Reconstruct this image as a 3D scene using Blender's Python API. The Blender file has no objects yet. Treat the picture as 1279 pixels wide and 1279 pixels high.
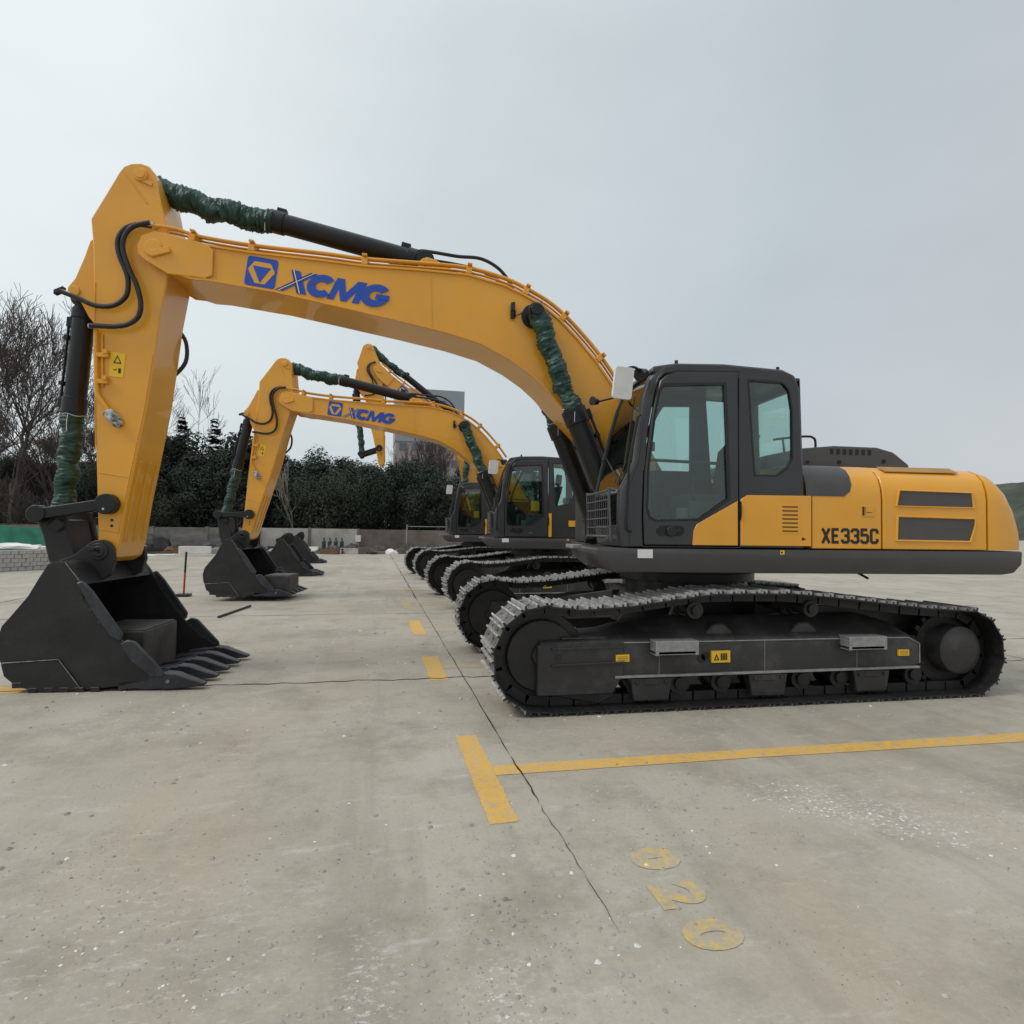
import bpy, bmesh, math, random
from mathutils import Vector, Matrix, noise
from mathutils.geometry import tessellate_polygon
R = math.radians
random.seed(7)
S = bpy.context.scene
C = S.collection

# ------------------------------------------------------------------ camera
F_PX, CAM_H, PITCH, ROLL, YAW = 770.0, 1.493, .0313, .0121, .2191
cam_d = bpy.data.cameras.new('camera'); cam = bpy.data.objects.new('camera', cam_d); C.objects.link(cam)
cam_d.sensor_width = 36; cam_d.lens = F_PX / 1279 * 36; cam_d.clip_end = 6000; cam_d.clip_start = .05
fw = Vector((math.sin(YAW) * math.cos(PITCH), math.cos(YAW) * math.cos(PITCH), math.sin(PITCH)))
r0 = Vector((math.cos(YAW), -math.sin(YAW), 0)); u0 = r0.cross(fw)
rr = r0 * math.cos(ROLL) + u0 * math.sin(ROLL); uu = u0 * math.cos(ROLL) - r0 * math.sin(ROLL)
cam.matrix_world = Matrix(((rr.x, uu.x, -fw.x, 0), (rr.y, uu.y, -fw.y, 0), (rr.z, uu.z, -fw.z, CAM_H), (0, 0, 0, 1)))
S.camera = cam

# ------------------------------------------------------------------ world, sun, exposure
SUN_EL, SUN_AZ = R(48), R(-100)       # azimuth measured from +Y towards +X
W = bpy.data.worlds.new('World'); S.world = W; W.use_nodes = True
nt = W.node_tree; N = nt.nodes; L = nt.links; N.clear()
out = N.new('ShaderNodeOutputWorld'); bg = N.new('ShaderNodeBackground'); bg.inputs[1].default_value = 1.0
sky = N.new('ShaderNodeTexSky'); sky.sky_type = 'NISHITA'; sky.sun_disc = False
sky.sun_elevation = SUN_EL; sky.sun_rotation = SUN_AZ; sky.dust_density = 4; sky.air_density = 1.5
sks = N.new('ShaderNodeVectorMath'); sks.operation = 'SCALE'; sks.inputs['Scale'].default_value = .07
L.new(sky.outputs[0], sks.inputs[0])
tc = N.new('ShaderNodeTexCoord')
dot = N.new('ShaderNodeVectorMath'); dot.operation = 'DOT_PRODUCT'
sd = Vector((math.sin(R(-36)) * math.cos(R(33)), math.cos(R(-36)) * math.cos(R(33)), math.sin(R(33))))
dot.inputs[1].default_value = sd
L.new(tc.outputs['Generated'], dot.inputs[0])
ramp = N.new('ShaderNodeValToRGB'); e = ramp.color_ramp.elements
L.new(dot.outputs['Value'], ramp.inputs[0])
e[0].position = 0.0; e[0].color = (.60, .63, .655, 1)
e[1].position = 1.0; e[1].color = (.88, .94, .96, 1)
for p, c in ((.45, (.53, .59, .635, 1)), (.66, (.60, .665, .70, 1)), (.82, (.67, .735, .76, 1)), (.93, (.78, .845, .87, 1))):
    k = e.new(p); k.color = c
nz = N.new('ShaderNodeTexNoise'); nz.inputs['Scale'].default_value = 1.5; nz.inputs['Detail'].default_value = 7; nz.inputs['Roughness'].default_value = .55
mp = N.new('ShaderNodeMapping'); mp.inputs['Scale'].default_value = (1, 1, 2.2)
L.new(tc.outputs['Generated'], mp.inputs[0]); L.new(mp.outputs[0], nz.inputs[0])
mr = N.new('ShaderNodeMapRange'); mr.inputs[1].default_value = .3; mr.inputs[2].default_value = .7
mr.inputs[3].default_value = .935; mr.inputs[4].default_value = 1.065
L.new(nz.outputs[0], mr.inputs[0])
cl = N.new('ShaderNodeVectorMath'); cl.operation = 'SCALE'; L.new(ramp.outputs[0], cl.inputs[0]); sep = N.new('ShaderNodeSeparateXYZ'); L.new(tc.outputs['Generated'], sep.inputs[0])      # overcast sky: brighter towards the zenith
zr = N.new('ShaderNodeMapRange'); zr.interpolation_type = 'SMOOTHSTEP'; zr.inputs[1].default_value = .60; zr.inputs[2].default_value = 1; zr.inputs[3].default_value = 1; zr.inputs[4].default_value = 1.7
L.new(sep.outputs['Z'], zr.inputs[0]); zm = N.new('ShaderNodeMath'); zm.operation = 'MULTIPLY'; L.new(mr.outputs[0], zm.inputs[0]); L.new(zr.outputs[0], zm.inputs[1])
L.new(zm.outputs[0], cl.inputs['Scale'])
mx = N.new('ShaderNodeMix'); mx.data_type = 'RGBA'; mx.inputs[0].default_value = .93
L.new(sks.outputs[0], mx.inputs[6]); L.new(cl.outputs[0], mx.inputs[7])
L.new(mx.outputs[2], bg.inputs[0]); L.new(bg.outputs[0], out.inputs[0])
sun_d = bpy.data.lights.new('sun', 'SUN'); sun_d.energy = 1.45; sun_d.angle = R(24); sun_d.color = (1, .965, .91)
sun = bpy.data.objects.new('sun', sun_d); C.objects.link(sun)
sdir = Vector((math.sin(SUN_AZ) * math.cos(SUN_EL), math.cos(SUN_AZ) * math.cos(SUN_EL), math.sin(SUN_EL)))
sun.rotation_euler = sdir.to_track_quat('Z', 'Y').to_euler(); sun.location = (0, 0, 30)
vs = S.view_settings; vs.view_transform = 'Standard'; vs.look = 'None'; vs.gamma = 1; vs.use_curve_mapping = False; vs.exposure = 0

# ------------------------------------------------------------------ materials
def newmat(name):
    m = bpy.data.materials.new(name); m.use_nodes = True
    return m, m.node_tree.nodes, m.node_tree.links, m.node_tree.nodes['Principled BSDF']
def mat(name, col, rough=.5, metal=0, var=.12, scale=6, dust=0, dustcol=(.36, .34, .30), bump=0, bscale=60, coat=0, spec=.5, stretch=(1, 1, 1)):
    """painted or raw surface: colour varied by noise, optional settled dust in patches, fine relief"""
    m, n, l, b = newmat(name)
    tcn = n.new('ShaderNodeTexCoord'); mpn = n.new('ShaderNodeMapping'); mpn.inputs['Scale'].default_value = stretch
    l.new(tcn.outputs['Object'], mpn.inputs[0])
    nz = n.new('ShaderNodeTexNoise'); nz.inputs['Scale'].default_value = scale; nz.inputs['Detail'].default_value = 6
    l.new(mpn.outputs[0], nz.inputs[0])
    rp = n.new('ShaderNodeValToRGB'); l.new(nz.outputs[0], rp.inputs[0])
    rp.color_ramp.elements[0].position = .3; rp.color_ramp.elements[1].position = .7
    rp.color_ramp.elements[0].color = (*[c * (1 - var) for c in col], 1)
    rp.color_ramp.elements[1].color = (*[min(1, c * (1 + var)) for c in col], 1)
    o = rp.outputs[0]
    if dust:
        n2 = n.new('ShaderNodeTexNoise'); n2.inputs['Scale'].default_value = 3.1; n2.inputs['Detail'].default_value = 9; n2.inputs['Roughness'].default_value = .7
        l.new(tcn.outputs['Object'], n2.inputs[0])
        r2 = n.new('ShaderNodeMapRange'); r2.inputs[1].default_value = .48; r2.inputs[2].default_value = .75; r2.inputs[4].default_value = dust
        l.new(n2.outputs[0], r2.inputs[0])
        mm = n.new('ShaderNodeMix'); mm.data_type = 'RGBA'; l.new(r2.outputs[0], mm.inputs[0]); l.new(o, mm.inputs[6]); mm.inputs[7].default_value = (*dustcol, 1)
        o = mm.outputs[2]
    l.new(o, b.inputs['Base Color'])
    rm = n.new('ShaderNodeMapRange'); rm.inputs[3].default_value = max(0, rough - .08); rm.inputs[4].default_value = min(1, rough + .12)
    l.new(nz.outputs[0], rm.inputs[0]); l.new(rm.outputs[0], b.inputs['Roughness'])
    b.inputs['Metallic'].default_value = metal; b.inputs['Coat Weight'].default_value = coat; b.inputs['Specular IOR Level'].default_value = spec
    if bump:
        n3 = n.new('ShaderNodeTexNoise'); n3.inputs['Scale'].default_value = bscale; n3.inputs['Detail'].default_value = 5
        l.new(tcn.outputs['Object'], n3.inputs[0]); bp = n.new('ShaderNodeBump'); bp.inputs['Strength'].default_value = bump; bp.inputs['Distance'].default_value = .01
        l.new(n3.outputs[0], bp.inputs['Height']); l.new(bp.outputs[0], b.inputs['Normal'])
    return m
M = {}
M['yellow'] = mat('yellow_paint', (.77, .352, .018), .34, var=.07, scale=1.6, bump=.06, bscale=22, coat=.4, dust=.35, dustcol=(.60, .36, .12))
M['yellow_dark'] = mat('yellow_plastic', (.36, .19, .05), .6)
M['grey_paint'] = mat('dark_grey_paint', (.050, .047, .047), .42, var=.08, scale=4, dust=.22, dustcol=(.10, .092, .085), coat=.15)
M['cab_paint'] = mat('charcoal_cab_paint', (.027, .028, .031), .36, var=.06, scale=3, dust=.15, dustcol=(.07, .07, .07), coat=.2)
M['black_paint'] = mat('black_paint', (.008, .0085, .010), .40, var=.15, scale=5, dust=.3, dustcol=(.032, .030, .028), coat=.1, spec=.35)
M['bucket_paint'] = mat('bucket_black_paint', (.018, .018, .0185), .44, var=.25, scale=3, dust=.55, dustcol=(.044, .040, .037), bump=.2, bscale=30, spec=.38)
M['worn_highlight'] = mat('bright_worn_highlight', (.20, .195, .19), .45, var=.5, scale=20, metal=.4)  # pale colour paints highlights on bucket edges; also on top weld and pins
M['wear_steel'] = mat('worn_blue_grey_steel', (.035, .039, .047), .36, metal=.3, var=.3, scale=9, dust=.35, dustcol=(.11, .105, .10))
M['frame_paint'] = mat('undercarriage_grey_paint', (.028, .027, .026), .48, var=.2, scale=4, dust=.75, dustcol=(.10, .093, .083), bump=.1)
M['shoe'] = mat('track_shoe_black', (.012, .012, .012), .5, var=.3, scale=12, dust=.5, dustcol=(.06, .056, .05), bump=.2)
M['shoe_face'] = mat('dusty_shoe_face', (.12, .116, .108), .5, var=.7, scale=14, dust=.8, dustcol=(.30, .29, .27), bump=.3)
M['grouser'] = mat('scuffed_grouser_steel', (.44, .435, .42), .42, var=.5, scale=14, metal=.3, dust=.7, dustcol=(.30, .285, .26))
M['alu'] = mat('bare_grey_step_plate', (.30, .30, .30), .45, var=.2, scale=20, metal=.3, dust=.4)
M['rubber'] = mat('black_rubber', (.010, .010, .011), .35, var=.2, scale=20)
M['chrome'] = mat('pale_metal_fitting', (.55, .54, .52), .3, metal=.8)
M['white'] = mat('white_plastic', (.72, .72, .70), .5, var=.05)
M['sleeve'] = mat('green_cloth_sleeve', (.009, .050, .036), .42, var=.5, scale=9, bump=.5, bscale=40, dust=.25, dustcol=(.05, .12, .10))
M['blue'] = mat('blue_film', (.012, .075, .42), .4, var=.03)
M['navy'] = mat('navy_film', (.02, .03, .12), .4, var=.03)
M['ink'] = mat('black_film', (.015, .013, .012), .45, var=.03)
M['sticker'] = mat('yellow_sticker', (.85, .52, .02), .5, var=.05)
M['red'] = mat('red_paint', (.45, .03, .03), .5)
M['seat'] = mat('grey_seat_cloth', (.07, .07, .072), .85, bump=.2, bscale=120)
M['interior'] = mat('cab_interior_plastic', (.035, .036, .038), .65)
M['light_int'] = mat('pale_interior_panel', (.10, .10, .10), .6)
M['orange'] = mat('orange_reflector', (.8, .25, .02), .35)
M['cardboard'] = mat('brown_stained_box', (.055, .05, .043), .6, var=.5, scale=4)
def glass_mat(name, tint, refl=.06):
    m, n, l, b = newmat(name); n.remove(b)
    o = n['Material Output']; t = n.new('ShaderNodeBsdfTransparent'); t.inputs[0].default_value = (*tint, 1)
    g = n.new('ShaderNodeBsdfGlossy'); g.inputs['Roughness'].default_value = .03; g.inputs[0].default_value = (.9, .9, .9, 1)
    f = n.new('ShaderNodeLayerWeight'); f.inputs[0].default_value = .5
    pw = n.new('ShaderNodeMath'); pw.operation = 'POWER'; pw.inputs[1].default_value = 4.5; l.new(f.outputs['Facing'], pw.inputs[0])
    ad = n.new('ShaderNodeMath'); ad.operation = 'MULTIPLY_ADD'; ad.inputs[1].default_value = .7; ad.inputs[2].default_value = refl; l.new(pw.outputs[0], ad.inputs[0])
    ms = n.new('ShaderNodeMixShader'); l.new(ad.outputs[0], ms.inputs[0]); l.new(t.outputs[0], ms.inputs[1]); l.new(g.outputs[0], ms.inputs[2])
    l.new(ms.outputs[0], o.inputs[0]); return m
M['glass'] = glass_mat('green_tinted_glass', (.80, .91, .885), .06)
M['dark_glass'] = glass_mat('dark_tinted_glass', (.40, .41, .34), .09)
M['mirror'] = mat('film_covered_mirror', (.70, .70, .68), .35, var=.08, scale=8)

def concrete_group():
    g = bpy.data.node_groups.new('concrete', 'ShaderNodeTree')
    g.interface.new_socket('Color', in_out='OUTPUT', socket_type='NodeSocketColor')
    g.interface.new_socket('Height', in_out='OUTPUT', socket_type='NodeSocketFloat')
    n, l = g.nodes, g.links; go = n.new('NodeGroupOutput')
    ge = n.new('ShaderNodeNewGeometry')
    def nzx(scale, det=6, ro=.6, st=(1, 1, 1), rot=0, off=0):
        mp = n.new('ShaderNodeMapping'); mp.inputs['Scale'].default_value = st; mp.inputs['Rotation'].default_value = (0, 0, rot); mp.inputs['Location'].default_value = (off, off, 0)
        l.new(ge.outputs['Position'], mp.inputs[0]); t = n.new('ShaderNodeTexNoise'); t.inputs['Scale'].default_value = scale
        t.inputs['Detail'].default_value = det; t.inputs['Roughness'].default_value = ro; l.new(mp.outputs[0], t.inputs[0]); return t.outputs[0]
    def rng(i, a, b, c=0, d=1):
        r = n.new('ShaderNodeMapRange'); r.inputs[1].default_value = a; r.inputs[2].default_value = b; r.inputs[3].default_value = c; r.inputs[4].default_value = d
        l.new(i, r.inputs[0]); return r.outputs[0]
    def mix(f, a, b, bt='MIX'):
        m = n.new('ShaderNodeMix'); m.data_type = 'RGBA'; m.blend_type = bt
        for k, v in ((0, f), (6, a), (7, b)):
            if hasattr(v, 'links'): l.new(v, m.inputs[k])
            elif k == 0: m.inputs[0].default_value = v
            else: m.inputs[k].default_value = (*v, 1)
        return m.outputs[2]
    def mul(a, b):
        m = n.new('ShaderNodeMath'); m.operation = 'MULTIPLY'; l.new(a, m.inputs[0])
        if hasattr(b, 'links'): l.new(b, m.inputs[1])
        else: m.inputs[1].default_value = b
        return m.outputs[0]
    c = mix(rng(nzx(.35, 5), .35, .65), (.365, .325, .263), (.460, .422, .357))
    c = mix(mul(rng(nzx(.55, 6, .6, (1, .22, 1), .15, 40), .52, .66), .55), c, (.49, .455, .39))
    c = mix(mul(rng(nzx(1.1, 5, .55, (1, .06, 1), .04, 60), .54, .66), .42), c, (.50, .46, .39))
    c = mix(mul(rng(nzx(2.3, 6, .6, (1, .05, 1), -.22, 71), .57, .66), .38), c, (.27, .24, .195))       # tyre-swept lanes
    c = mix(mul(rng(nzx(1.3, 9, .75, off=5), .47, .66), .85), c, (.275, .242, .192))           # damp, oily patches
    c = mix(mul(rng(nzx(.8, 8, .65, (1, .35, 1), .25, 3), .52, .75), .6), c, (.47, .385, .265))  # rusty sand film
    c = mix(mul(rng(nzx(2.1, 10, .75, (1, 3.2, 1), -.35, 9), .57, .70), .55), c, (.60, .59, .56))  # scraped pale streaks
    c = mix(mul(rng(nzx(5, 10, .8, (1, 5, 1), -.2, 21), .64, .70), .8), c, (.62, .61, .585))     # chalky chips
    c = mix(mul(rng(nzx(9, 8, .75, off=2), .60, .75), .45), c, (.21, .19, .16))
    c = mix(rng(nzx(45, 4, .7), .3, .7, 0, .30), c, (.25, .23, .195))
    c = mix(mul(rng(nzx(160, 2, .6), .60, .75), .5), c, (.50, .48, .45))
    v = n.new('ShaderNodeTexVoronoi'); v.inputs['Scale'].default_value = 38; l.new(ge.outputs['Position'], v.inputs[0])
    c = mix(mul(rng(v.outputs['Distance'], .10, .16, 1, 0), rng(nzx(1.7, 3, off=31), .52, .6)), c, (.17, .155, .135))
    def patch(cx, cy, rx, ry, rot):
        mp = n.new('ShaderNodeMapping'); mp.vector_type = 'TEXTURE'; mp.inputs['Location'].default_value = (cx, cy, 0); mp.inputs['Rotation'].default_value = (0, 0, rot); mp.inputs['Scale'].default_value = (rx, ry, 9)
        l.new(ge.outputs['Position'], mp.inputs[0]); g_ = n.new('ShaderNodeTexGradient'); g_.gradient_type = 'SPHERICAL'; l.new(mp.outputs[0], g_.inputs[0]); return g_.outputs[1]
    scr = rng(nzx(24, 10, .8, (1, 1.7, 1), -.5, 7), .53, .60); scr2 = rng(nzx(11, 10, .85, (1, 2.4, 1), -.3, 17), .545, .62)
    for pa, sc_, am in (((2.55, 2.95, .75, .32, -.75), scr, 2.0), ((3.2, 2.9, 1.2, .7, -.5), scr2, 1.2), ((-1.6, 5.3, 1.0, .7, .1), scr2, 1.6), ((-.9, 2.3, .9, 1.2, .4), scr2, 1.2), ((.45, 1.75, .14, .6, 0), scr, 1.8), ((0, 1.8, .16, .8, 0), scr, 1.6), ((2.6, 4.5, 2.0, .6, .2), scr2, 1.0)):
        c = mix(mul(mul(rng(patch(*pa), 0, .5), sc_), am * .4), c, (.66, .645, .615))
    l.new(c, go.inputs[0])
    h1 = nzx(60, 8, .75); h2 = nzx(7, 6, .6)
    ad = n.new('ShaderNodeMath'); ad.operation = 'ADD'; l.new(mul(h1, .35), ad.inputs[0]); l.new(mul(h2, 1.0), ad.inputs[1])
    l.new(ad.outputs[0], go.inputs[1]); return g
CG = concrete_group()
def concrete_mat(name, paint=None, keep=.5, edge=(.40, .62)):
    m, n, l, b = newmat(name); g = n.new('ShaderNodeGroup'); g.node_tree = CG
    o = g.outputs[0]
    if paint:
        ge = n.new('ShaderNodeNewGeometry'); t = n.new('ShaderNodeTexNoise'); t.inputs['Scale'].default_value = 16; t.inputs['Detail'].default_value = 10; t.inputs['Roughness'].default_value = .78
        l.new(ge.outputs['Position'], t.inputs[0]); r = n.new('ShaderNodeMapRange'); r.inputs[1].default_value = edge[0]; r.inputs[2].default_value = edge[1]; r.inputs[3].default_value = 1; r.inputs[4].default_value = keep
        l.new(t.outputs[0], r.inputs[0]); mm = n.new('ShaderNodeMix'); mm.data_type = 'RGBA'; l.new(r.outputs[0], mm.inputs[0]); l.new(o, mm.inputs[6]); mm.inputs[7].default_value = (*paint, 1); o = mm.outputs[2]
    l.new(o, b.inputs['Base Color']); b.inputs['Roughness'].default_value = .82; b.inputs['Specular IOR Level'].default_value = .35
    bp = n.new('ShaderNodeBump'); bp.inputs['Strength'].default_value = .6; bp.inputs['Distance'].default_value = .012
    l.new(g.outputs[1], bp.inputs['Height']); l.new(bp.outputs[0], b.inputs['Normal']); return m
M['concrete'] = concrete_mat('yard_concrete')
M['line'] = concrete_mat('worn_yellow_line_paint', (.70, .40, .055), .08, (.40, .70))
M['faint_line'] = concrete_mat('faded_yellow_line_paint', (.58, .38, .12), .0, (.25, .6))
M['number'] = concrete_mat('stencil_yellow_paint', (.62, .42, .08), .0, (.36, .56))
M['crack'] = mat('crack_dirt', (.028, .025, .022), .95)
M['stone'] = mat('loose_stone', (.33, .31, .28), .85, var=.4, scale=3)
M['chip'] = mat('pale_chip', (.66, .64, .60), .8, var=.15)

# ------------------------------------------------------------------ mesh helper
def P(u, v, z): return Vector((-u, v, z))         # machine coordinates: u forward, v away from the camera side, z up
class MB:
    def __init__(s): s.v = []; s.f = []; s.m = []
    def add(s, vs, fs, mi=0):
        b = len(s.v); s.v += [tuple(x) for x in vs]; s.f += [tuple(i + b for i in f) for f in fs]; s.m += [mi] * len(fs); return s
    def box(s, u0, u1, v0, v1, z0, z1, mi=0):
        return s.add([P(u, v, z) for u in (u0, u1) for v in (v0, v1) for z in (z0, z1)],
                     [(0, 1, 3, 2), (4, 6, 7, 5), (0, 4, 5, 1), (2, 3, 7, 6), (0, 2, 6, 4), (1, 5, 7, 3)], mi)
    def obox(s, c, ax, ay, az, mi=0):
        c = Vector(c); ax, ay, az = Vector(ax), Vector(ay), Vector(az)
        return s.add([c + ax * i + ay * j + az * k for i in (-1, 1) for j in (-1, 1) for k in (-1, 1)],
                     [(0, 1, 3, 2), (4, 6, 7, 5), (0, 4, 5, 1), (2, 3, 7, 6), (0, 2, 6, 4), (1, 5, 7, 3)], mi)
    def prism(s, o, v0, v1, mi=0, holes=(), place=None):
        pl = place or (lambda a, v, z: P(a, v, z))
        loops = [list(o)] + [list(h) for h in holes]; flat = [p for lp in loops for p in lp]; n = len(flat)
        tri = tessellate_polygon([[Vector((p[0], p[1], 0)) for p in lp] for lp in loops])
        vs = [pl(p[0], v0, p[1]) for p in flat] + [pl(p[0], v1, p[1]) for p in flat]
        if not holes: fs = [tuple(range(n)), tuple(range(2 * n - 1, n - 1, -1))] if n <= 4 else [tuple(t) for t in tri] + [tuple(i + n for i in reversed(t)) for t in tri]
        else: fs = [tuple(t) for t in tri] + [tuple(i + n for i in reversed(t)) for t in tri]
        k = 0
        for lp in loops:
            q = len(lp)
            for i in range(q): a, b = k + i, k + (i + 1) % q; fs.append((a, b, b + n, a + n))
            k += q
        return s.add(vs, fs, mi)
    def cyl(s, p0, p1, r0, r1=None, n=16, mi=0, cap=True):
        r1 = r0 if r1 is None else r1; p0, p1 = Vector(p0), Vector(p1); d = (p1 - p0).normalized()
        a = d.orthogonal().normalized(); b = d.cross(a)
        vs = [p + (a * math.cos(t) + b * math.sin(t)) * r for p, r in ((p0, r0), (p1, r1)) for t in [2 * math.pi * i / n for i in range(n)]]
        fs = [(i, (i + 1) % n, n + (i + 1) % n, n + i) for i in range(n)]
        if cap: fs += [tuple(range(n - 1, -1, -1)), tuple(range(n, 2 * n))]
        return s.add(vs, fs, mi)
    def tube(s, pts, r, n=8, mi=0, cap=True):
        pts = [Vector(p) for p in pts]; rs = r if isinstance(r, (list, tuple)) else [r] * len(pts)
        d = (pts[1] - pts[0]).normalized(); a = d.orthogonal().normalized(); vs = []
        for i, p in enumerate(pts):
            t = (pts[min(i + 1, len(pts) - 1)] - pts[max(i - 1, 0)]).normalized()
            a = (a - t * a.dot(t)); a = a.normalized() if a.length > 1e-6 else t.orthogonal().normalized(); b = t.cross(a)
            vs += [p + (a * math.cos(2 * math.pi * k / n) + b * math.sin(2 * math.pi * k / n)) * rs[i] for k in range(n)]
        fs = [(i * n + k, i * n + (k + 1) % n, (i + 1) * n + (k + 1) % n, (i + 1) * n + k) for i in range(len(pts) - 1) for k in range(n)]
        if cap: fs += [tuple(range(n - 1, -1, -1)), tuple(range((len(pts) - 1) * n, len(pts) * n))]
        return s.add(vs, fs, mi)
    def loft(s, rings, mi=0, closed=True, cap=True):
        n = len(rings[0]); vs = [p for r in rings for p in r]; m = n if closed else n - 1
        fs = [(i * n + k, i * n + (k + 1) % n, (i + 1) * n + (k + 1) % n, (i + 1) * n + k) for i in range(len(rings) - 1) for k in range(m)]
        if cap and closed: fs += [tuple(range(n - 1, -1, -1)), tuple(range((len(rings) - 1) * n, len(rings) * n))]
        return s.add(vs, fs, mi)
    def mesh(s, name, mats, bevel=0, seg=1, ang=32, smooth=True):
        me = bpy.data.meshes.new(name); me.from_pydata(s.v, [], s.f)
        for k in mats: me.materials.append(M[k] if isinstance(k, str) else k)
        me.polygons.foreach_set('material_index', s.m)
        bm = bmesh.new(); bm.from_mesh(me); bmesh.ops.recalc_face_normals(bm, faces=bm.faces)
        if bevel:
            es = [e for e in bm.edges if len(e.link_faces) == 2 and e.calc_face_angle(0) > R(28)]
            bmesh.ops.bevel(bm, geom=es, offset=bevel, segments=seg, affect='EDGES', clamp_overlap=True, profile=.5)
        bm.to_mesh(me); bm.free()
        if smooth:
            me.polygons.foreach_set('use_smooth', [True] * len(me.polygons)); me.set_sharp_from_angle(angle=R(ang))
        me.update(); return me
def spline(pts, k=6):
    pts = [Vector(p) for p in pts]; q = [pts[0]] + pts + [pts[-1]]; o = []
    for i in range(1, len(q) - 2):
        for j in range(k):
            t = j / k; a, b, c, d = q[i - 1], q[i], q[i + 1], q[i + 2]
            o.append(.5 * ((2 * b) + (c - a) * t + (2 * a - 5 * b + 4 * c - d) * t * t + (3 * b - a - 3 * c + d) * t ** 3))
    o.append(pts[-1]); return o
def arc(cx, cy, r, a0, a1, n=8): return [(cx + r * math.cos(R(a0 + (a1 - a0) * i / n)), cy + r * math.sin(R(a0 + (a1 - a0) * i / n))) for i in range(n + 1)]
def rrect(x0, x1, y0, y1, r, n=4):
    return arc(x1 - r, y1 - r, r, 0, 90, n) + arc(x0 + r, y1 - r, r, 90, 180, n) + arc(x0 + r, y0 + r, r, 180, 270, n) + arc(x1 - r, y0 + r, r, 270, 360, n)

KIDS = {}            # object -> children, for copying
SEC = {}             # part -> section of the machine it moves with
def link(name, data, parent=None, loc=None, rotz=None):
    o = bpy.data.objects.new(name, data); C.objects.link(o)
    if parent is not None: o.parent = parent; KIDS.setdefault(parent, []).append(o)
    if loc is not None: o.location = loc
    if rotz is not None: o.rotation_euler = (0, 0, rotz)
    return o
def thing(name, label, cat, loc=(0, 0, 0), rotz=0, group=None, data=None):
    o = link(name, data, None, loc, rotz); o['label'] = label; o['category'] = cat
    if group: o['group'] = group
    return o
def struct(name, data, loc=(0, 0, 0)):
    o = link(name, data, None, loc); o['kind'] = 'structure'; return o
def part(root, name, mb, mats, sec=None, bevel=0, seg=1, label=None, ang=32, split=False):
    if split:                                        # every loose piece becomes a part of its own
        n = len(mb.v); own = list(range(n))
        def find(i):
            while own[i] != i: own[i] = own[own[i]]; i = own[i]
            return i
        for f in mb.f:
            for k in f[1:]: own[find(k)] = find(f[0])
        gr = {}
        for fi, f in enumerate(mb.f): gr.setdefault(find(f[0]), []).append(fi)
        for fs in gr.values():
            q = MB(); mp_ = {}
            for fi in fs:
                for k in mb.f[fi]:
                    if k not in mp_: mp_[k] = len(q.v); q.v.append(mb.v[k])
                q.f.append(tuple(mp_[k] for k in mb.f[fi])); q.m.append(mb.m[fi])
            o = part(root, name, q, mats, sec, bevel, seg, label, ang)
        return o
    me = mb if isinstance(mb, bpy.types.Mesh) else mb.mesh(name, mats, bevel, seg, ang)
    o = link(name, me, root)
    if sec: SEC[o] = sec
    if label: o['label'] = label
    return o
def text_mesh(txt, size, mats, place, depth=.003, bold=0, sx=1, spacing=1):
    cu = bpy.data.curves.new('lettering', 'FONT'); cu.body = txt; cu.size = size; cu.offset = bold; cu.resolution_u = 4; cu.space_character = spacing
    cu.align_x = 'LEFT'; ob = bpy.data.objects.new('lettering', cu); C.objects.link(ob)
    me0 = bpy.data.meshes.new_from_object(ob.evaluated_get(bpy.context.evaluated_depsgraph_get())); bpy.data.objects.remove(ob); bpy.data.curves.remove(cu)
    me = bpy.data.meshes.new('lettering'); me.from_pydata([place(v.co.x * sx, v.co.y) for v in me0.vertices], [], [tuple(p.vertices) for p in me0.polygons]); bpy.data.meshes.remove(me0)
    for k in mats: me.materials.append(M[k])
    return me

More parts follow.
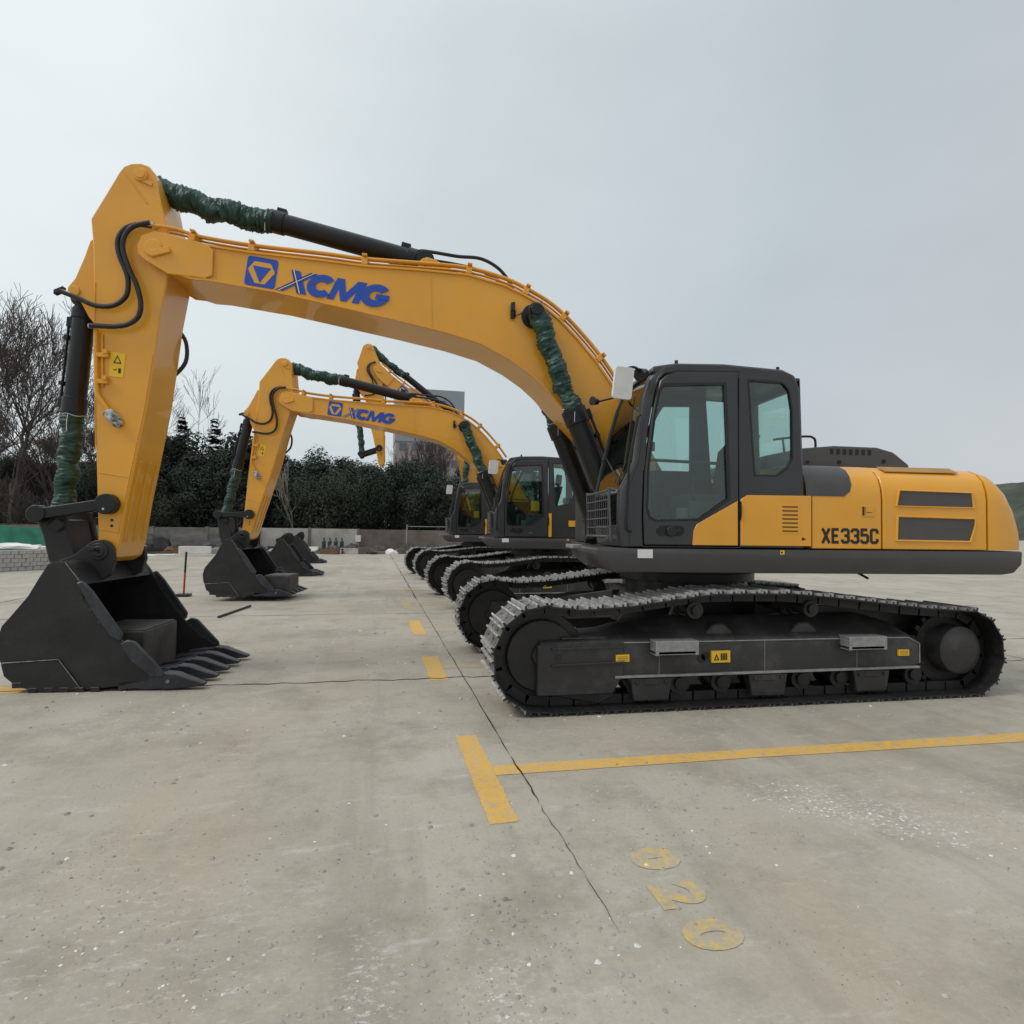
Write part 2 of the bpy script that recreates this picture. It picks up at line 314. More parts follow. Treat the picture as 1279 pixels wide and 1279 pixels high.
# ------------------------------------------------------------------ ground
def ground():
    mb = MB(); xs = [-1500, -300, -80, -30, -12, 0, 12, 30, 80, 300, 2500]; ys = [-60, -20, -6, 0, 8, 20, 45, 100, 400, 3000]
    mb.add([(x, y, 0) for y in ys for x in xs], [(j * len(xs) + i, j * len(xs) + i + 1, (j + 1) * len(xs) + i + 1, (j + 1) * len(xs) + i) for j in range(len(ys) - 1) for i in range(len(xs) - 1)])
    struct('ground', mb.mesh('ground', ['concrete']))
    def sheet(name, polys, m, z=.002):
        mb = MB()
        for p in polys:
            t = tessellate_polygon([[Vector((a, b, 0)) for a, b in p]]); mb.add([(a, b, z) for a, b in p], [tuple(q) for q in t])
        return struct(name, mb.mesh(name, [m]))
    def rag(x0, x1, y0, y1, n=70, j=.0065):
        """rectangle with slightly ragged painted edges"""
        lx, ly = x1 - x0, y1 - y0; p = []
        for i in range(n): t = i / n; p.append((x0 + lx * t, y0 + random.uniform(-j, j)))
        for i in range(n): t = i / n; p.append((x1 + random.uniform(-j, j), y0 + ly * t))
        for i in range(n): t = i / n; p.append((x1 - lx * t, y1 + random.uniform(-j, j)))
        for i in range(n): t = i / n; p.append((x0 + random.uniform(-j, j), y1 - ly * t))
        return p
    sheet('parking_line', [rag(.60, .755, 3.13, 4.50)], 'line')
    a = [(.752, 3.74), (2.5, 3.71), (4.9, 3.62), (9, 3.5), (9, 3.66), (4.9, 3.79), (2.5, 3.86), (.752, 3.895)]
    sheet('parking_line', [a], 'line', .003)
    for k, (y0, y1) in enumerate(((6.2, 7.38), (8.95, 10.34), (11.9, 13.2), (14.9, 16.2))):
        m = 'line' if k < 2 else 'faint_line'
        sheet('parking_line', [rag(.57, .76, y0, y1)], m); yc = (y0 + y1) / 2
        sheet('parking_line', [rag(.762, 8, yc - .07, yc + .07, 40)], 'faint_line')
    sheet('parking_line', [rag(-5.2, -3.05, 6.35, 6.62)], 'line')          # painted patch under the first bucket
    for ch, (x, y), s, bo in (('0', (1.20, 2.73), .25, .028), ('2', (1.165, 2.455), .275, .017), ('0', (1.165, 2.20), .275, .019)):
        me = text_mesh(ch, s, ['number'], lambda a, b, x=x, y=y: (x + b, y - a, .0025), bold=bo, sx=1.12)
        o = struct('painted_number', me)
    # cracks: dark irregular slots
    def crack(pts, w, seed, j=.02, dens=9):
        rnd = random.Random(seed); mb = MB(); prev = None; a = []
        for i in range(len(pts) - 1):
            (x0, y0), (x1, y1) = pts[i], pts[i + 1]; n = max(2, int(math.hypot(x1 - x0, y1 - y0) * dens))
            for k in range(n): a.append((x0 + (x1 - x0) * k / n, y0 + (y1 - y0) * k / n))
        a.append(pts[-1]); vs = []
        for i, (x, y) in enumerate(a):
            d = Vector((a[min(i + 1, len(a) - 1)][0] - a[max(i - 1, 0)][0], a[min(i + 1, len(a) - 1)][1] - a[max(i - 1, 0)][1])).normalized(); nn = Vector((-d.y, d.x))
            o = rnd.gauss(0, j); ww = w * rnd.uniform(.35, 1.5) * (1 if 0 < i < len(a) - 1 else .1)
            for sg in (-1, 1): vs.append((x + nn.x * (o + sg * ww), y + nn.y * (o + sg * ww), .004))
        mb.add(vs, [(2 * i, 2 * i + 1, 2 * i + 3, 2 * i + 2) for i in range(len(a) - 1)])
        struct('crack', mb.mesh('crack', ['crack']))
    crack([(.925, 2.2), (.92, 2.6)], .0013, 1, .003, 14); crack([(.92, 2.6), (.915, 3.3)], .0022, 11, .004, 14); crack([(.915, 3.3), (.91, 4.05)], .0050, 2, .004, 14); crack([(.91, 4.05), (.92, 10.5), (.92, 13)], .004, 3, .003, 5)
    crack([(.92, 13), (.95, 40)], .010, 4, .01, 2)
    crack([(-9, 6.55), (-3.2, 6.45), (-1.07, 6.33), (1.25, 6.26), (8, 6.0)], .008, 5, .015, 9)
    crack([(9.0, 7.3), (14, 7.5), (30, 8.2)], .02, 6, .02, 2)
    for y, s in ((11.3, 8), (15.5, 9), (20.5, 10)): crack([(-20, y + .3), (-4, y), (.9, y - .1), (14, y - .4)], .008, s, .02, 2)
    crack([(-7.2, 2), (-7.0, 12), (-6.9, 38)], .010, 13, .015, 2)
    crack([(7.8, 2), (7.9, 12), (8.2, 38)], .008, 14, .015, 2)
    # loose stones, chips and grit
    rnd = random.Random(3); mb = MB()
    def pebble(x, y, r, mi, flat=.6):
        k = rnd.random() * 6.28; vs = []
        for i in range(5): t = k + 6.283 * i / 5 + rnd.uniform(-.3, .3); q = r * rnd.uniform(.7, 1.2); vs.append((x + q * math.cos(t), y + q * math.sin(t), r * .1 * flat))
        vs.append((x + r * rnd.uniform(-.25, .25), y + r * rnd.uniform(-.25, .25), r * flat * rnd.uniform(.8, 1.2)))
        vs2 = [(a, b, .001) for a, b, _ in vs[:5]]
        mb.add(vs + vs2, [(i, (i + 1) % 5, 5) for i in range(5)] + [(6 + i, 6 + (i + 1) % 5, (i + 1) % 5, i) for i in range(5)], mi)
    for i in range(9000):
        y = 1.2 + 9 * rnd.random() ** 2; x = -1.2 * y * rnd.random() + 1.35 * y * rnd.random() + .1
        if noise.noise(Vector((x * .9, y * .9, 3))) < rnd.uniform(-.4, .35): continue
        r = .0036 * (1 + rnd.random() ** 7 * 4.2) * (.6 + .12 * y)
        pebble(x, y, r, 1 if rnd.random() < .16 else 0)
    for i in range(110):                 # chalky crumbs right of the stencilled numbers
        t = rnd.random(); x = 2.15 + t * .75 + rnd.gauss(0, .14); y = 3.25 - t * .72 + rnd.gauss(0, .10)
        pebble(x, y, rnd.uniform(.003, .011), 1, .25)
    for cx, cy, n in ((-.05, 1.55, 60), (.42, 1.62, 60), (-.62, 2.1, 40), (-1.0, 2.6, 40)):
        for i in range(n): pebble(cx + rnd.gauss(0, .05), cy + rnd.gauss(0, .2), rnd.uniform(.002, .009), rnd.randint(0, 1), .4)
    o = link('loose_stones', mb.mesh('loose_stones', ['stone', 'chip'], smooth=False)); o['kind'] = 'stuff'
    o['label'] = 'loose grit, pebbles and pale crumbs scattered on the yard concrete'; o['category'] = 'gravel'
ground()

# ------------------------------------------------------------------ excavator
def track_path():
    """outer surface of the crawler belt in (u, z), clockwise from the front bottom"""
    pts = [(1.93, .0)] + [(2.0 + .455 * math.sin(a), .46 - .455 * math.cos(a)) for a in [R(x) for x in range(12, 185, 12)]]
    pts += [(1.68, .885), (1.30, .905), (.92, .955), (.55, 1.0), (.2, 1.005), (-.25, 1.0), (-.70, .96), (-1.15, .91), (-1.6, .86)]
    pts += [(-2.04 - .425 * math.sin(a), .405 + .425 * math.cos(a)) for a in [R(x) for x in range(6, 172, 12)]]
    pts += [(-1.95, 0), (1.93, 0)]
    d = [0]
    for i in range(len(pts) - 1): d.append(d[-1] + math.dist(pts[i], pts[i + 1]))
    def at(s):
        s %= d[-1]
        for i in range(len(d) - 1):
            if d[i + 1] >= s: t = (s - d[i]) / (d[i + 1] - d[i]); return (pts[i][0] + (pts[i + 1][0] - pts[i][0]) * t, pts[i][1] + (pts[i + 1][1] - pts[i][1]) * t)
    return at, d[-1]
TP, TLEN = track_path()
NSHOE = 50

BOOM_TOP = [(5.60, 4.41), (5.44, 4.39), (5.26, 4.34), (5.07, 4.31), (4.68, 4.27), (3.96, 4.23), (3.56, 4.20), (2.95, 4.19), (2.49, 4.17), (2.11, 4.08), (1.90, 3.99), (1.69, 3.88), (1.51, 3.74), (1.32, 3.55), (1.12, 3.32), (.94, 3.07), (.55, 2.42), (.28, 1.95)]
BOOM_BOT = [(5.63, 4.11), (5.45, 4.01), (5.23, 3.95), (5.07, 3.945), (4.61, 3.885), (4.44, 3.865), (3.95, 3.775), (3.25, 3.645), (2.73, 3.54), (2.36, 3.44), (2.06, 3.29), (1.85, 3.15), (1.70, 3.02), (1.59, 2.90), (1.42, 2.72), (1.11, 2.42), (.55, 1.90), (.22, 1.58)]
PIVOT = (5.59, 4.235); FOOT = (.15, 1.72); APEX = (5.74, 5.0); BPIN = (6.0, 1.25)
STICK = [(5.97, 5.02), (5.93, 5.08), (5.86, 5.115), (5.77, 5.125), (5.69, 5.10), (5.63, 5.02), (5.565, 4.72), (5.49, 4.45), (5.45, 4.24), (5.475, 4.03), (5.54, 3.61), (5.57, 3.30), (5.63, 2.74), (5.74, 2.07), (5.79, 1.78), (5.85, 1.33), (5.89, 1.19), (5.97, 1.14), (6.05, 1.20), (6.065, 1.62), (6.10, 2.25), (6.14, 3.18), (6.19, 4.27), (6.22, 4.53), (6.09, 4.78)]
CWT = dict()

def strip(mb, line, off, th, v0, v1, mi=0):
    """flange plate that follows an edge line, overhanging the web"""
    n = len(line); up = []; lo = []
    for i in range(n):
        a, b = line[max(i - 1, 0)], line[min(i + 1, n - 1)]; d = Vector((b[0] - a[0], b[1] - a[1])).normalized(); nn = Vector((-d.y, d.x))
        up.append((line[i][0] + nn.x * (off + th), line[i][1] + nn.y * (off + th))); lo.append((line[i][0] + nn.x * off, line[i][1] + nn.y * off))
    rings = [[P(up[i][0], v0, up[i][1]), P(up[i][0], v1, up[i][1]), P(lo[i][0], v1, lo[i][1]), P(lo[i][0], v0, lo[i][1])] for i in range(n)]
    mb.loft(rings, mi)

def sleeve(mb, p0, p1, r, n=60, seed=0, sag=0, amp=.34):
    p0, p1 = Vector(p0), Vector(p1); d = p1 - p0; L_ = d.length; t0 = d.normalized(); a = t0.orthogonal().normalized(); b = t0.cross(a); m = 24; rings = []
    for i in range(n + 1):
        t = i / n; c = p0 + d * t + Vector((0, 0, -sag * math.sin(math.pi * t))); s = t * L_
        c = c + a * .22 * r * noise.noise(Vector((s * 5, seed, 1))) + b * .22 * r * noise.noise(Vector((s * 5, seed, 9)))
        rr_ = []
        for k in range(m):
            th = 6.2832 * k / m
            w_ = s + .05 * noise.noise(Vector((math.cos(th) * 1.2, math.sin(th) * 1.2, s * 4 + seed))); q = 1.08 + amp * 1.1 * noise.noise(Vector((w_ * 7, math.cos(th) * .5 + seed, math.sin(th) * .5))) - amp * .75 * abs(noise.noise(Vector((w_ * 26, .9 * math.cos(th) + seed, .9 * math.sin(th))))) * 1.6 + amp * .35 * noise.noise(Vector((w_ * 60, 3 * math.cos(th) + seed, 3 * math.sin(th))))
            q *= (.78 if i in (0, n) else 1)
            rr_.append(c + (a * math.cos(th) + b * math.sin(th)) * r * q)
        rings.append(rr_)
    mb.loft(rings)

def hyd(root, name, sec, base, end, rb, rod_r, frac_barrel, frac_sleeve=(0, 1), seed=0, sag=0, port=True, fat=.92):
    """hydraulic cylinder: barrel (the part) with rod, green sleeve and feed pipe as sub-parts"""
    base, end = Vector(base), Vector(end); d = end - base; j = base + d * frac_barrel; t = d.normalized(); side = Vector((0, 1, 0))
    up = t.cross(side).normalized()
    if up.z < 0: up = -up
    mb = MB(); mb.cyl(base + t * .08, j, rb, n=20); mb.cyl(base - side * rb * 1.0, base + side * rb * 1.0, rb * .95, n=18); mb.cyl(j - t * .16, j, rb * 1.12, n=20)
    mb.cyl(base + t * .1, base + t * .2, rb * 1.12, n=20)
    mb.obox(j - t * .10 + up * rb * 1.05, t * .05, side * .035, up * .04); mb.obox(base + t * .24 + up * rb * 1.05, t * .05, side * .035, up * .04)
    o = part(root, name, mb, ['black_paint'], sec, bevel=.004)
    mb = MB(); mb.cyl(j, end, rod_r, n=14); part(o, 'cylinder_rod', mb, ['chrome']); mb = MB(); mb.cyl(end - side * rb * .7, end + side * rb * .7, rb * .72, n=20); part(o, 'rod_eye', mb, ['black_paint'], bevel=.005)
    if port:
        mb = MB(); q = up * (rb + .035); mb.tube([base + t * .24 + q, base + t * .45 + q, j - t * .25 + q, j - t * .1 + q], .014, 6)
        mb.tube([base + t * .3 + q + side * .05, j - t * .3 + q + side * .05], .010, 6)
        for f_ in (.35, .75): c = base + (j - base) * f_; mb.obox(c + up * (rb + .015), t * .02, side * .07, up * .02)
        part(o, 'feed_pipe', mb, ['black_paint'], split=True)
    mb = MB(); a = j + (end - j) * frac_sleeve[0] - t * .05; b = j + (end - j) * frac_sleeve[1]; sleeve(mb, a, b, rb * fat, seed=seed, sag=sag, n=int(110 * (b - a).length)); part(o, 'cloth_sleeve', mb, ['sleeve'], ang=60)
    mb = MB(); c = a + t * .07; a1 = t.orthogonal().normalized(); b1 = t.cross(a1)
    mb.tube([c + (a1 * math.cos(x) + b1 * math.sin(x)) * rb * .93 + t * .01 * math.sin(3 * x) for x in [6.2832 * i / 18 for i in range(19)]], .004, 5)
    mb.tube(spline([c - side * rb * .95, c - side * (rb + .01) - Vector((0, 0, .08)), c - side * (rb + .005) - Vector((0, 0, .17))], 4), .003, 5); part(o, 'tie_string', mb, ['white'])
    return o

SH = {}
def letter_x(): pass
def logo(root, sec_parent, o0, du, h, v):
    """emblem and company lettering on the boom web; o0 = lower left corner (u,z), du = unit reading direction, h = letter height"""
    d = Vector((du[0], du[1])); n = Vector((-d.y, d.x))
    if n.y < 0: n = -n
    def pl(x, y, off=0): q = Vector(o0) + d * x + n * y; return P(q.x, v - off, q.y)
    def plate(pts, off, th=.002, holes=()):
        mb = MB(); mb.prism(pts, off + th, off, holes=holes, place=lambda a, w, z: pl(a, z, w)); return mb
    H = h * 1.30; part(root, 'logo_plate', plate(rrect(0, H, 0, H, .03), 0, .003), ['blue'])
    hexo = []
    c = H / 2; rr_ = H * .43
    hx = [(c - rr_ * 1.02, c + rr_ * .10), (c - rr_ * .62, c + rr_ * .78), (c + rr_ * .62, c + rr_ * .78), (c + rr_ * 1.02, c + rr_ * .10), (c + rr_ * .38, c - rr_ * .92), (c - rr_ * .38, c - rr_ * .92)]
    ti = [(c - rr_ * .70, c + rr_ * .42), (c + rr_ * .70, c + rr_ * .42), (c, c - rr_ * .86)]
    part(root, 'logo_ring', plate(hx, .003, .002), ['yellow']); part(root, 'logo_triangle', plate(ti, .005, .002), ['blue'])
    for (a, b) in (((c - rr_ * 1.0, c + rr_ * .42), (c - rr_ * .5, c + rr_ * .42)), ((c + rr_ * .5, c + rr_ * .42), (c + rr_ * 1.0, c + rr_ * .42))):
        pass
    # letters X C M G, heavy and slanted
    sh = .22
    def sk(pts, x0): return [(x0 + (px * 1.13 + sh * py) * h, py * h) for px, py in pts]
    x = H + .085
    X1 = [(-.30, 0), (-.02, 0), (1.02, 1), (.74, 1)]; X2 = [(.0, 1), (.34, 1), (.88, 0), (.52, 0)]
    part(root, 'lettering', plate(sk(X2, x), 0, .003), ['blue']); part(root, 'lettering', plate(sk([(-.30, 0), (-.20, 0), (.86, 1), (.74, 1)], x), .0035, .002), ['navy'])
    part(root, 'lettering', plate(sk([(-.14, 0), (-.02, 0), (1.02, 1), (.90, 1)], x), .0035, .002), ['blue']); part(root, 'lettering', plate(sk([(.0, 1), (.07, 1), (.61, 0), (.52, 0)], x), .006, .002), ['navy'])
    part(root, 'lettering', plate(sk([(-.20, 0), (-.15, 0), (.90, 1), (.86, 1)], x), .009, .001), ['white']); part(root, 'lettering', plate(sk([(.07, 1), (.11, 1), (.65, 0), (.61, 0)], x), .009, .001), ['white'])
    def ring(cx, a0, a1, ro=.52, ri=.21, sx=1.02): return [(cx + sx * ro * math.cos(R(a0 + (a1 - a0) * i / 22)), .5 + ro * math.sin(R(a0 + (a1 - a0) * i / 22))) for i in range(23)] + [(cx + sx * ri * math.cos(R(a1 + (a0 - a1) * i / 22)), .5 + ri * math.sin(R(a1 + (a0 - a1) * i / 22))) for i in range(23)]
    part(root, 'lettering', plate(sk(ring(1.30, 40, 322), x), .0065, .003), ['blue'])
    part(root, 'lettering', plate(sk([(1.84, 0), (2.10, 0), (2.14, .52), (2.36, 0), (2.58, 0), (2.84, .52), (2.80, 0), (3.08, 0), (3.10, 1), (2.76, 1), (2.46, .40), (2.24, 1), (1.94, 1)], x - .045), 0, .003), ['blue'])
    part(root, 'lettering', plate(sk(ring(3.40, 40, 350, sx=1.08), x), .0065, .003), ['blue'])
    part(root, 'lettering', plate(sk([(3.42, .36), (3.97, .36), (3.94, .58), (3.42, .58)], x), .010, .002), ['blue'])

def build_excavator(label, loc, rotz):
    root = thing('excavator', label, 'excavator', loc, rotz, 'yellow excavators parked in a row')
    # ---------------- undercarriage
    for sgn in (-1, 1):
        vc = 1.3 * sgn
        def V(a): return a * -sgn           # mirrored lateral coordinate; V(-1.5) is the outer face
        # belt: a chain (stuff) plus separate shoes
        mb = MB()
        for i in range(NSHOE):
            s = (i + .5) * TLEN / NSHOE; a = TP(s - .07); b = TP(s + .07); d = Vector((b[0] - a[0], b[1] - a[1])).normalized(); nn = Vector((-d.y, d.x)); c = Vector(((a[0] + b[0]) / 2, (a[1] + b[1]) / 2)) + nn * .075
            for w in (-.09, .09): mb.obox(P(c.x, vc + w, c.y), Vector((-d.x, 0, d.y)) * .10, (0, .022, 0), Vector((-nn.x, 0, nn.y)) * .038)
            mb.cyl(P(c.x, vc - .09, c.y), P(c.x, vc + .09, c.y), .028, n=8)
        belt = part(root, 'crawler_track', mb, ['shoe'], 'lower')
        if 'shoe' not in SH:
            mb = MB(); w, q = .30, TLEN / NSHOE / 2 - .004
            mb.add([(x, y, z) for x in (-q, q) for y in (-w, w) for z in (-.006, .006)], [(0, 1, 3, 2), (4, 6, 7, 5), (0, 4, 5, 1), (2, 3, 7, 6), (1, 5, 7, 3)]); mb.add([(x, y, -.006) for x in (-q, q) for y in (-w, w)], [(0, 1, 3, 2)], 2)
            for gx, gh in ((-q + .012, .036), (.012, .026), (q - .02, .026)):
                mb.add([(gx - .011, -w, -.006), (gx + .011, -w, -.006), (gx + .007, -w, -gh), (gx - .007, -w, -gh), (gx - .011, w, -.006), (gx + .011, w, -.006), (gx + .007, w, -gh), (gx - .007, w, -gh)],
                       [(0, 1, 5, 4), (1, 2, 6, 5), (2, 3, 7, 6), (3, 0, 4, 7)], 1); mb.add([(gx - .011, y, -.006) for y in (-w, w)] + [(gx + .011, y, -.006) for y in (-w, w)] + [(gx + .007, y, -gh) for y in (-w, w)] + [(gx - .007, y, -gh) for y in (-w, w)], [(0, 2, 4, 6), (1, 7, 5, 3)], 0)
            for y in (-.12, .12):
                for x in (-.035, .045): mb.add([(x - .012, y - .012, -.007), (x + .012, y - .012, -.007), (x + .012, y + .012, -.007), (x - .012, y + .012, -.007), (x, y, -.018)], [(0, 1, 4), (1, 2, 4), (2, 3, 4), (3, 0, 4)], 0)
            SH['shoe'] = mb.mesh('track_shoe', ['shoe', 'grouser', 'shoe_face'])
        for i in range(NSHOE):
            s = (i + .5) * TLEN / NSHOE; a = TP(s - .05); b = TP(s + .05); d = Vector((b[0] - a[0], b[1] - a[1])).normalized(); nn = Vector((-d.y, d.x)); c = TP(s); c = Vector(c) + nn * .03
            o = link('track_shoe', SH['shoe'], belt)
            X = Vector((-d.x, 0, d.y)); Z = Vector((-nn.x, 0, nn.y)); Y = Z.cross(X); pos = P(c.x, vc, c.y)
            o.matrix_local = Matrix(((X.x, Y.x, Z.x, pos.x), (X.y, Y.y, Z.y, pos.y), (X.z, Y.z, Z.z, pos.z), (0, 0, 0, 1)))
        # side frame
        mb = MB()
        sec_ = lambda zlo, zt, zi: [(-1.485, zlo), (-1.485, zt), (-1.44, zt + .03), (-1.22, zi), (-1.12, zi), (-1.12, zlo)]
        rings = []
        for u, zlo, zt, zi in ((2.03, .16, .56, .62), (1.45, .16, .58, .64), (1.30, .28, .575, .68), (.9, .28, .57, .74), (-1.2, .27, .565, .74), (-1.50, .27, .56, .66), (-1.62, .30, .50, .56)):
            rings.append([P(u, V(a), z) for a, z in sec_(zlo, zt, zi)])
        mb.loft(rings)
        mb.prism([(2.05, .14), (1.40, .14), (1.30, .30), (1.30, .56), (2.05, .56)], V(-1.50), V(-1.30))
        mb.prism([(2.0, .14), (1.5, .04), (1.35, .10), (1.40, .2), (2.0, .2)], V(-1.42), V(-1.3))
        fr = part(root, 'side_frame', mb, ['frame_paint'], 'lower', bevel=.008)
        mb = MB(); mb.tube([P(1.93, V(-1.508), .525), P(1.30, V(-1.508), .53)], .012, 6); mb.tube([P(1.93, V(-1.508), .39), P(1.30, V(-1.508), .40)], .012, 6); part(fr, 'rib', mb, ['frame_paint'], split=True)
        mb = MB(); mb.box(-1.60, 1.38, V(-1.515), V(-1.48), .268, .288); part(fr, 'lower_flange', mb, ['alu'], bevel=.003)
        for uu_ in (.38, -.46):
            mb = MB(); mb.prism([(uu_ + .15, .58), (uu_ - .15, .58), (uu_ - .12, .64), (uu_ - .04, .70), (uu_ + .06, .69), (uu_ + .12, .63)], V(-1.42), V(-1.28)); part(fr, 'frame_gusset', mb, ['frame_paint'], bevel=.012)
        mb = MB(); mb.tube([P(1.30, V(-1.487), .563), P(.9, V(-1.487), .558), P(-1.2, V(-1.487), .553), P(-1.50, V(-1.487), .548), P(-1.62, V(-1.487), .49), P(-1.62, V(-1.487), .31)], .006, 5); part(fr, 'edge_highlight', mb, ['alu'])  # thin pale tube stands in for the highlight on the frame's top edge
        for uu_ in (.98, -.02, -.95): mb = MB(); mb.tube([P(uu_, V(-1.487), .55), P(uu_, V(-1.487), .29)], .003, 4); part(fr, 'weld_seam', mb, ['alu'])
        for uu_ in (1.06 - .19, -.73 - .24):
            mb = MB(); mb.box(uu_ - .20, uu_ + .19, V(-1.60), V(-1.47), .475, .50); mb.box(uu_ - .20, uu_ + .19, V(-1.60), V(-1.59), .47, .57); mb.box(uu_ - .20, uu_ - .17, V(-1.603), V(-1.46), .465, .575); mb.box(uu_ + .16, uu_ + .19, V(-1.603), V(-1.46), .465, .575)
            mb.box(uu_ - .20, uu_ + .19, V(-1.60), V(-1.44), .565, .585); part(fr, 'step', mb, ['alu'], bevel=.003)
        mb = MB(); mb.box(1.45, 1.84, V(-1.47), V(-1.33), .595, .612); part(fr, 'cover_plate', mb, ['frame_paint'], bevel=.004)
        for uu_ in (1.05, -.05, -1.10):
            mb = MB(); mb.prism([(uu_ + .19, .26), (uu_ - .19, .26), (uu_ - .155, .07), (uu_ + .155, .07)], V(-1.495), V(-1.40)); mb.box(uu_ - .07, uu_ + .07, V(-1.50), V(-1.49), .2, .26)
            for q_ in (-.13, .13): mb.cyl(P(uu_ + q_, V(-1.51), .225), P(uu_ + q_, V(-1.49), .225), .016, n=6)
            part(fr, 'roller_guard', mb, ['frame_paint'], bevel=.008)
        if 'roller' not in SH:
            mb = MB()
            for a, b, r in ((-.17, -.10, .095), (-.10, .10, .075), (.10, .17, .095), (-.20, -.17, .05), (.17, .20, .05)): mb.cyl((0, a, 0), (0, b, 0), r, n=14)
            SH['roller'] = mb.mesh('roller', ['shoe'])
        for i in range(9):
            o = link('roller', SH['roller'], fr); o.location = P(1.55 - i * .395, vc, .19); o.scale = (1, .72, 1)
        for u, z in ((.62, .82), (-.52, .82)):
            o = link('carrier_roller', SH['roller'], fr); o.location = P(u, vc, z); o.scale = (.8, .8, .8)
            mb = MB(); mb.prism([(u + .13, .66), (u - .13, .66), (u - .05, .86), (u + .05, .86)], V(-1.16), V(-1.10)); part(fr, 'roller_bracket', mb, ['frame_paint'], bevel=.006)
        mb = MB(); mb.prism([(-.50, .6), (-.55, .83), (-1.05, .80), (-1.7, .75), (-2.15, .70), (-2.33, .50), (-2.33, .32), (-2.15, .12), (-1.4, .12), (-1.2, .3)], V(-1.12), V(-1.06)); part(fr, 'motor_bracket', mb, ['frame_paint'], bevel=.006)
        mb = MB(); mb.cyl(P(2.0, vc - .09, .46), P(2.0, vc + .09, .46), .375, n=28); mb.cyl(P(2.0, vc - .14, .46), P(2.0, vc + .14, .46), .30, n=24); mb.cyl(P(2.0, vc - .17, .46), P(2.0, vc + .17, .46), .09, n=16)
        part(root, 'idler_wheel', mb, ['shoe'], 'lower', bevel=.01)
        mb = MB(); mb.cyl(P(-2.04, vc - .04, .41), P(-2.04, vc + .04, .41), .33, n=24)
        for k in range(21):
            a = 6.2832 * k / 21; mb.obox(P(-2.04 + .345 * math.cos(a), vc, .41 + .345 * math.sin(a)), Vector((-math.cos(a), 0, math.sin(a))) * .03, (0, .035, 0), Vector((math.sin(a), 0, math.cos(a))) * .022)
        sp = part(root, 'sprocket', mb, ['shoe'], 'lower')
        mb = MB(); mb.cyl(P(-2.06, V(-1.26), .42), P(-2.06, V(-1.50), .42), .235, .225, n=28); mb.cyl(P(-2.06, V(-1.50), .42), P(-2.06, V(-1.535), .42), .225, .15, n=28)
        mb.cyl(P(-2.04, V(-1.26), .41), P(-2.04, V(-1.33), .41), .30, n=24)
        for k in range(12): a = 6.2832 * k / 12; mb.cyl(P(-2.04 + .27 * math.cos(a), V(-1.33), .41 + .27 * math.sin(a)), P(-2.04 + .27 * math.cos(a), V(-1.345), .41 + .27 * math.sin(a)), .014, n=6)
        part(sp, 'drive_hub', mb, ['frame_paint'], bevel=.006)
        mb = MB(); mb.cyl(P(.55, V(-1.487), .43), P(.55, V(-1.483), .43), .04, n=12); mb.cyl(P(.59, V(-1.487), .41), P(.59, V(-1.483), .41), .04, n=12); mb.cyl(P(1.88, V(-1.5015), .45), P(1.88, V(-1.499), .45), .035, n=12); part(fr, 'frame_hole', mb, ['ink'], split=True)
        for u0_, u1_, z0_, z1_ in ((1.255, 1.375, .405, .465), (.325, .50, .375, .475), (-1.49, -1.38, .385, .44)):
            mb = MB(); mb.box(u0_, u1_, V(-1.505), V(-1.484), z0_, z1_); so = part(fr, 'warning_sticker', mb, ['sticker'])
            mb = MB(); w = u1_ - u0_; vv = V(-1.5065)
            if w > .15:
                mb.prism([(u1_ - .02, z0_ + .02), (u1_ - .07, z0_ + .02), (u1_ - .045, z0_ + .075)], V(-1.508), V(-1.504), holes=[[(u1_ - .032, z0_ + .027), (u1_ - .058, z0_ + .027), (u1_ - .045, z0_ + .058)]])
                for k in range(3): mb.box(u1_ - .10 - k * .022, u1_ - .085 - k * .022, V(-1.508), V(-1.504), z0_ + .02, z0_ + .08)
            else:
                for k in range(3): mb.box(u0_ + .015, u1_ - .015, V(-1.507), V(-1.504), z0_ + .012 + k * .014, z0_ + .017 + k * .014)
            part(fr, 'sticker_print', mb, ['ink' if w > .15 else 'yellow_dark'], split=True)
    mb = MB(); mb.prism([(.75, .50), (-.75, .50), (-.80, .62), (-.62, .88), (.62, .88), (.80, .62)], -.62, .62)
    for su in (-1, 1):
        for sv in (-1, 1): mb.loft([[P(su * .35, sv * .4, .52), P(su * .75, sv * .3, .52), P(su * .75, sv * .3, .84), P(su * .35, sv * .4, .84)], [P(su * .75, sv * 1.14, .38), P(su * 1.25, sv * 1.14, .38), P(su * 1.25, sv * 1.14, .66), P(su * .75, sv * 1.14, .66)]])
    part(root, 'carbody', mb, ['frame_paint'], 'lower', bevel=.01)
    mb = MB(); mb.cyl(P(0, 0, .86), P(0, 0, 1.0), .66, n=40); mb.cyl(P(0, 0, 1.0), P(0, 0, 1.08), .73, n=40); mb.cyl(P(0, 0, 1.08), P(0, 0, 1.152), .68, n=40)
    for k in range(36): a = 6.2832 * k / 36; mb.cyl(P(.70 * math.cos(a), .70 * math.sin(a), .985), P(.70 * math.cos(a), .70 * math.sin(a), 1.0), .014, n=6)
    part(root, 'slewing_ring', mb, ['black_paint'], 'lower')
    # ---------------- upper structure: deck
    mb = MB(); mb.prism([(1.40, 1.362), (1.41, 1.32), (1.36, 1.24), (1.24, 1.15), (-2.46, 1.143), (-2.58, 1.16), (-2.66, 1.24), (-2.67, 1.362)], -1.50, -.42)
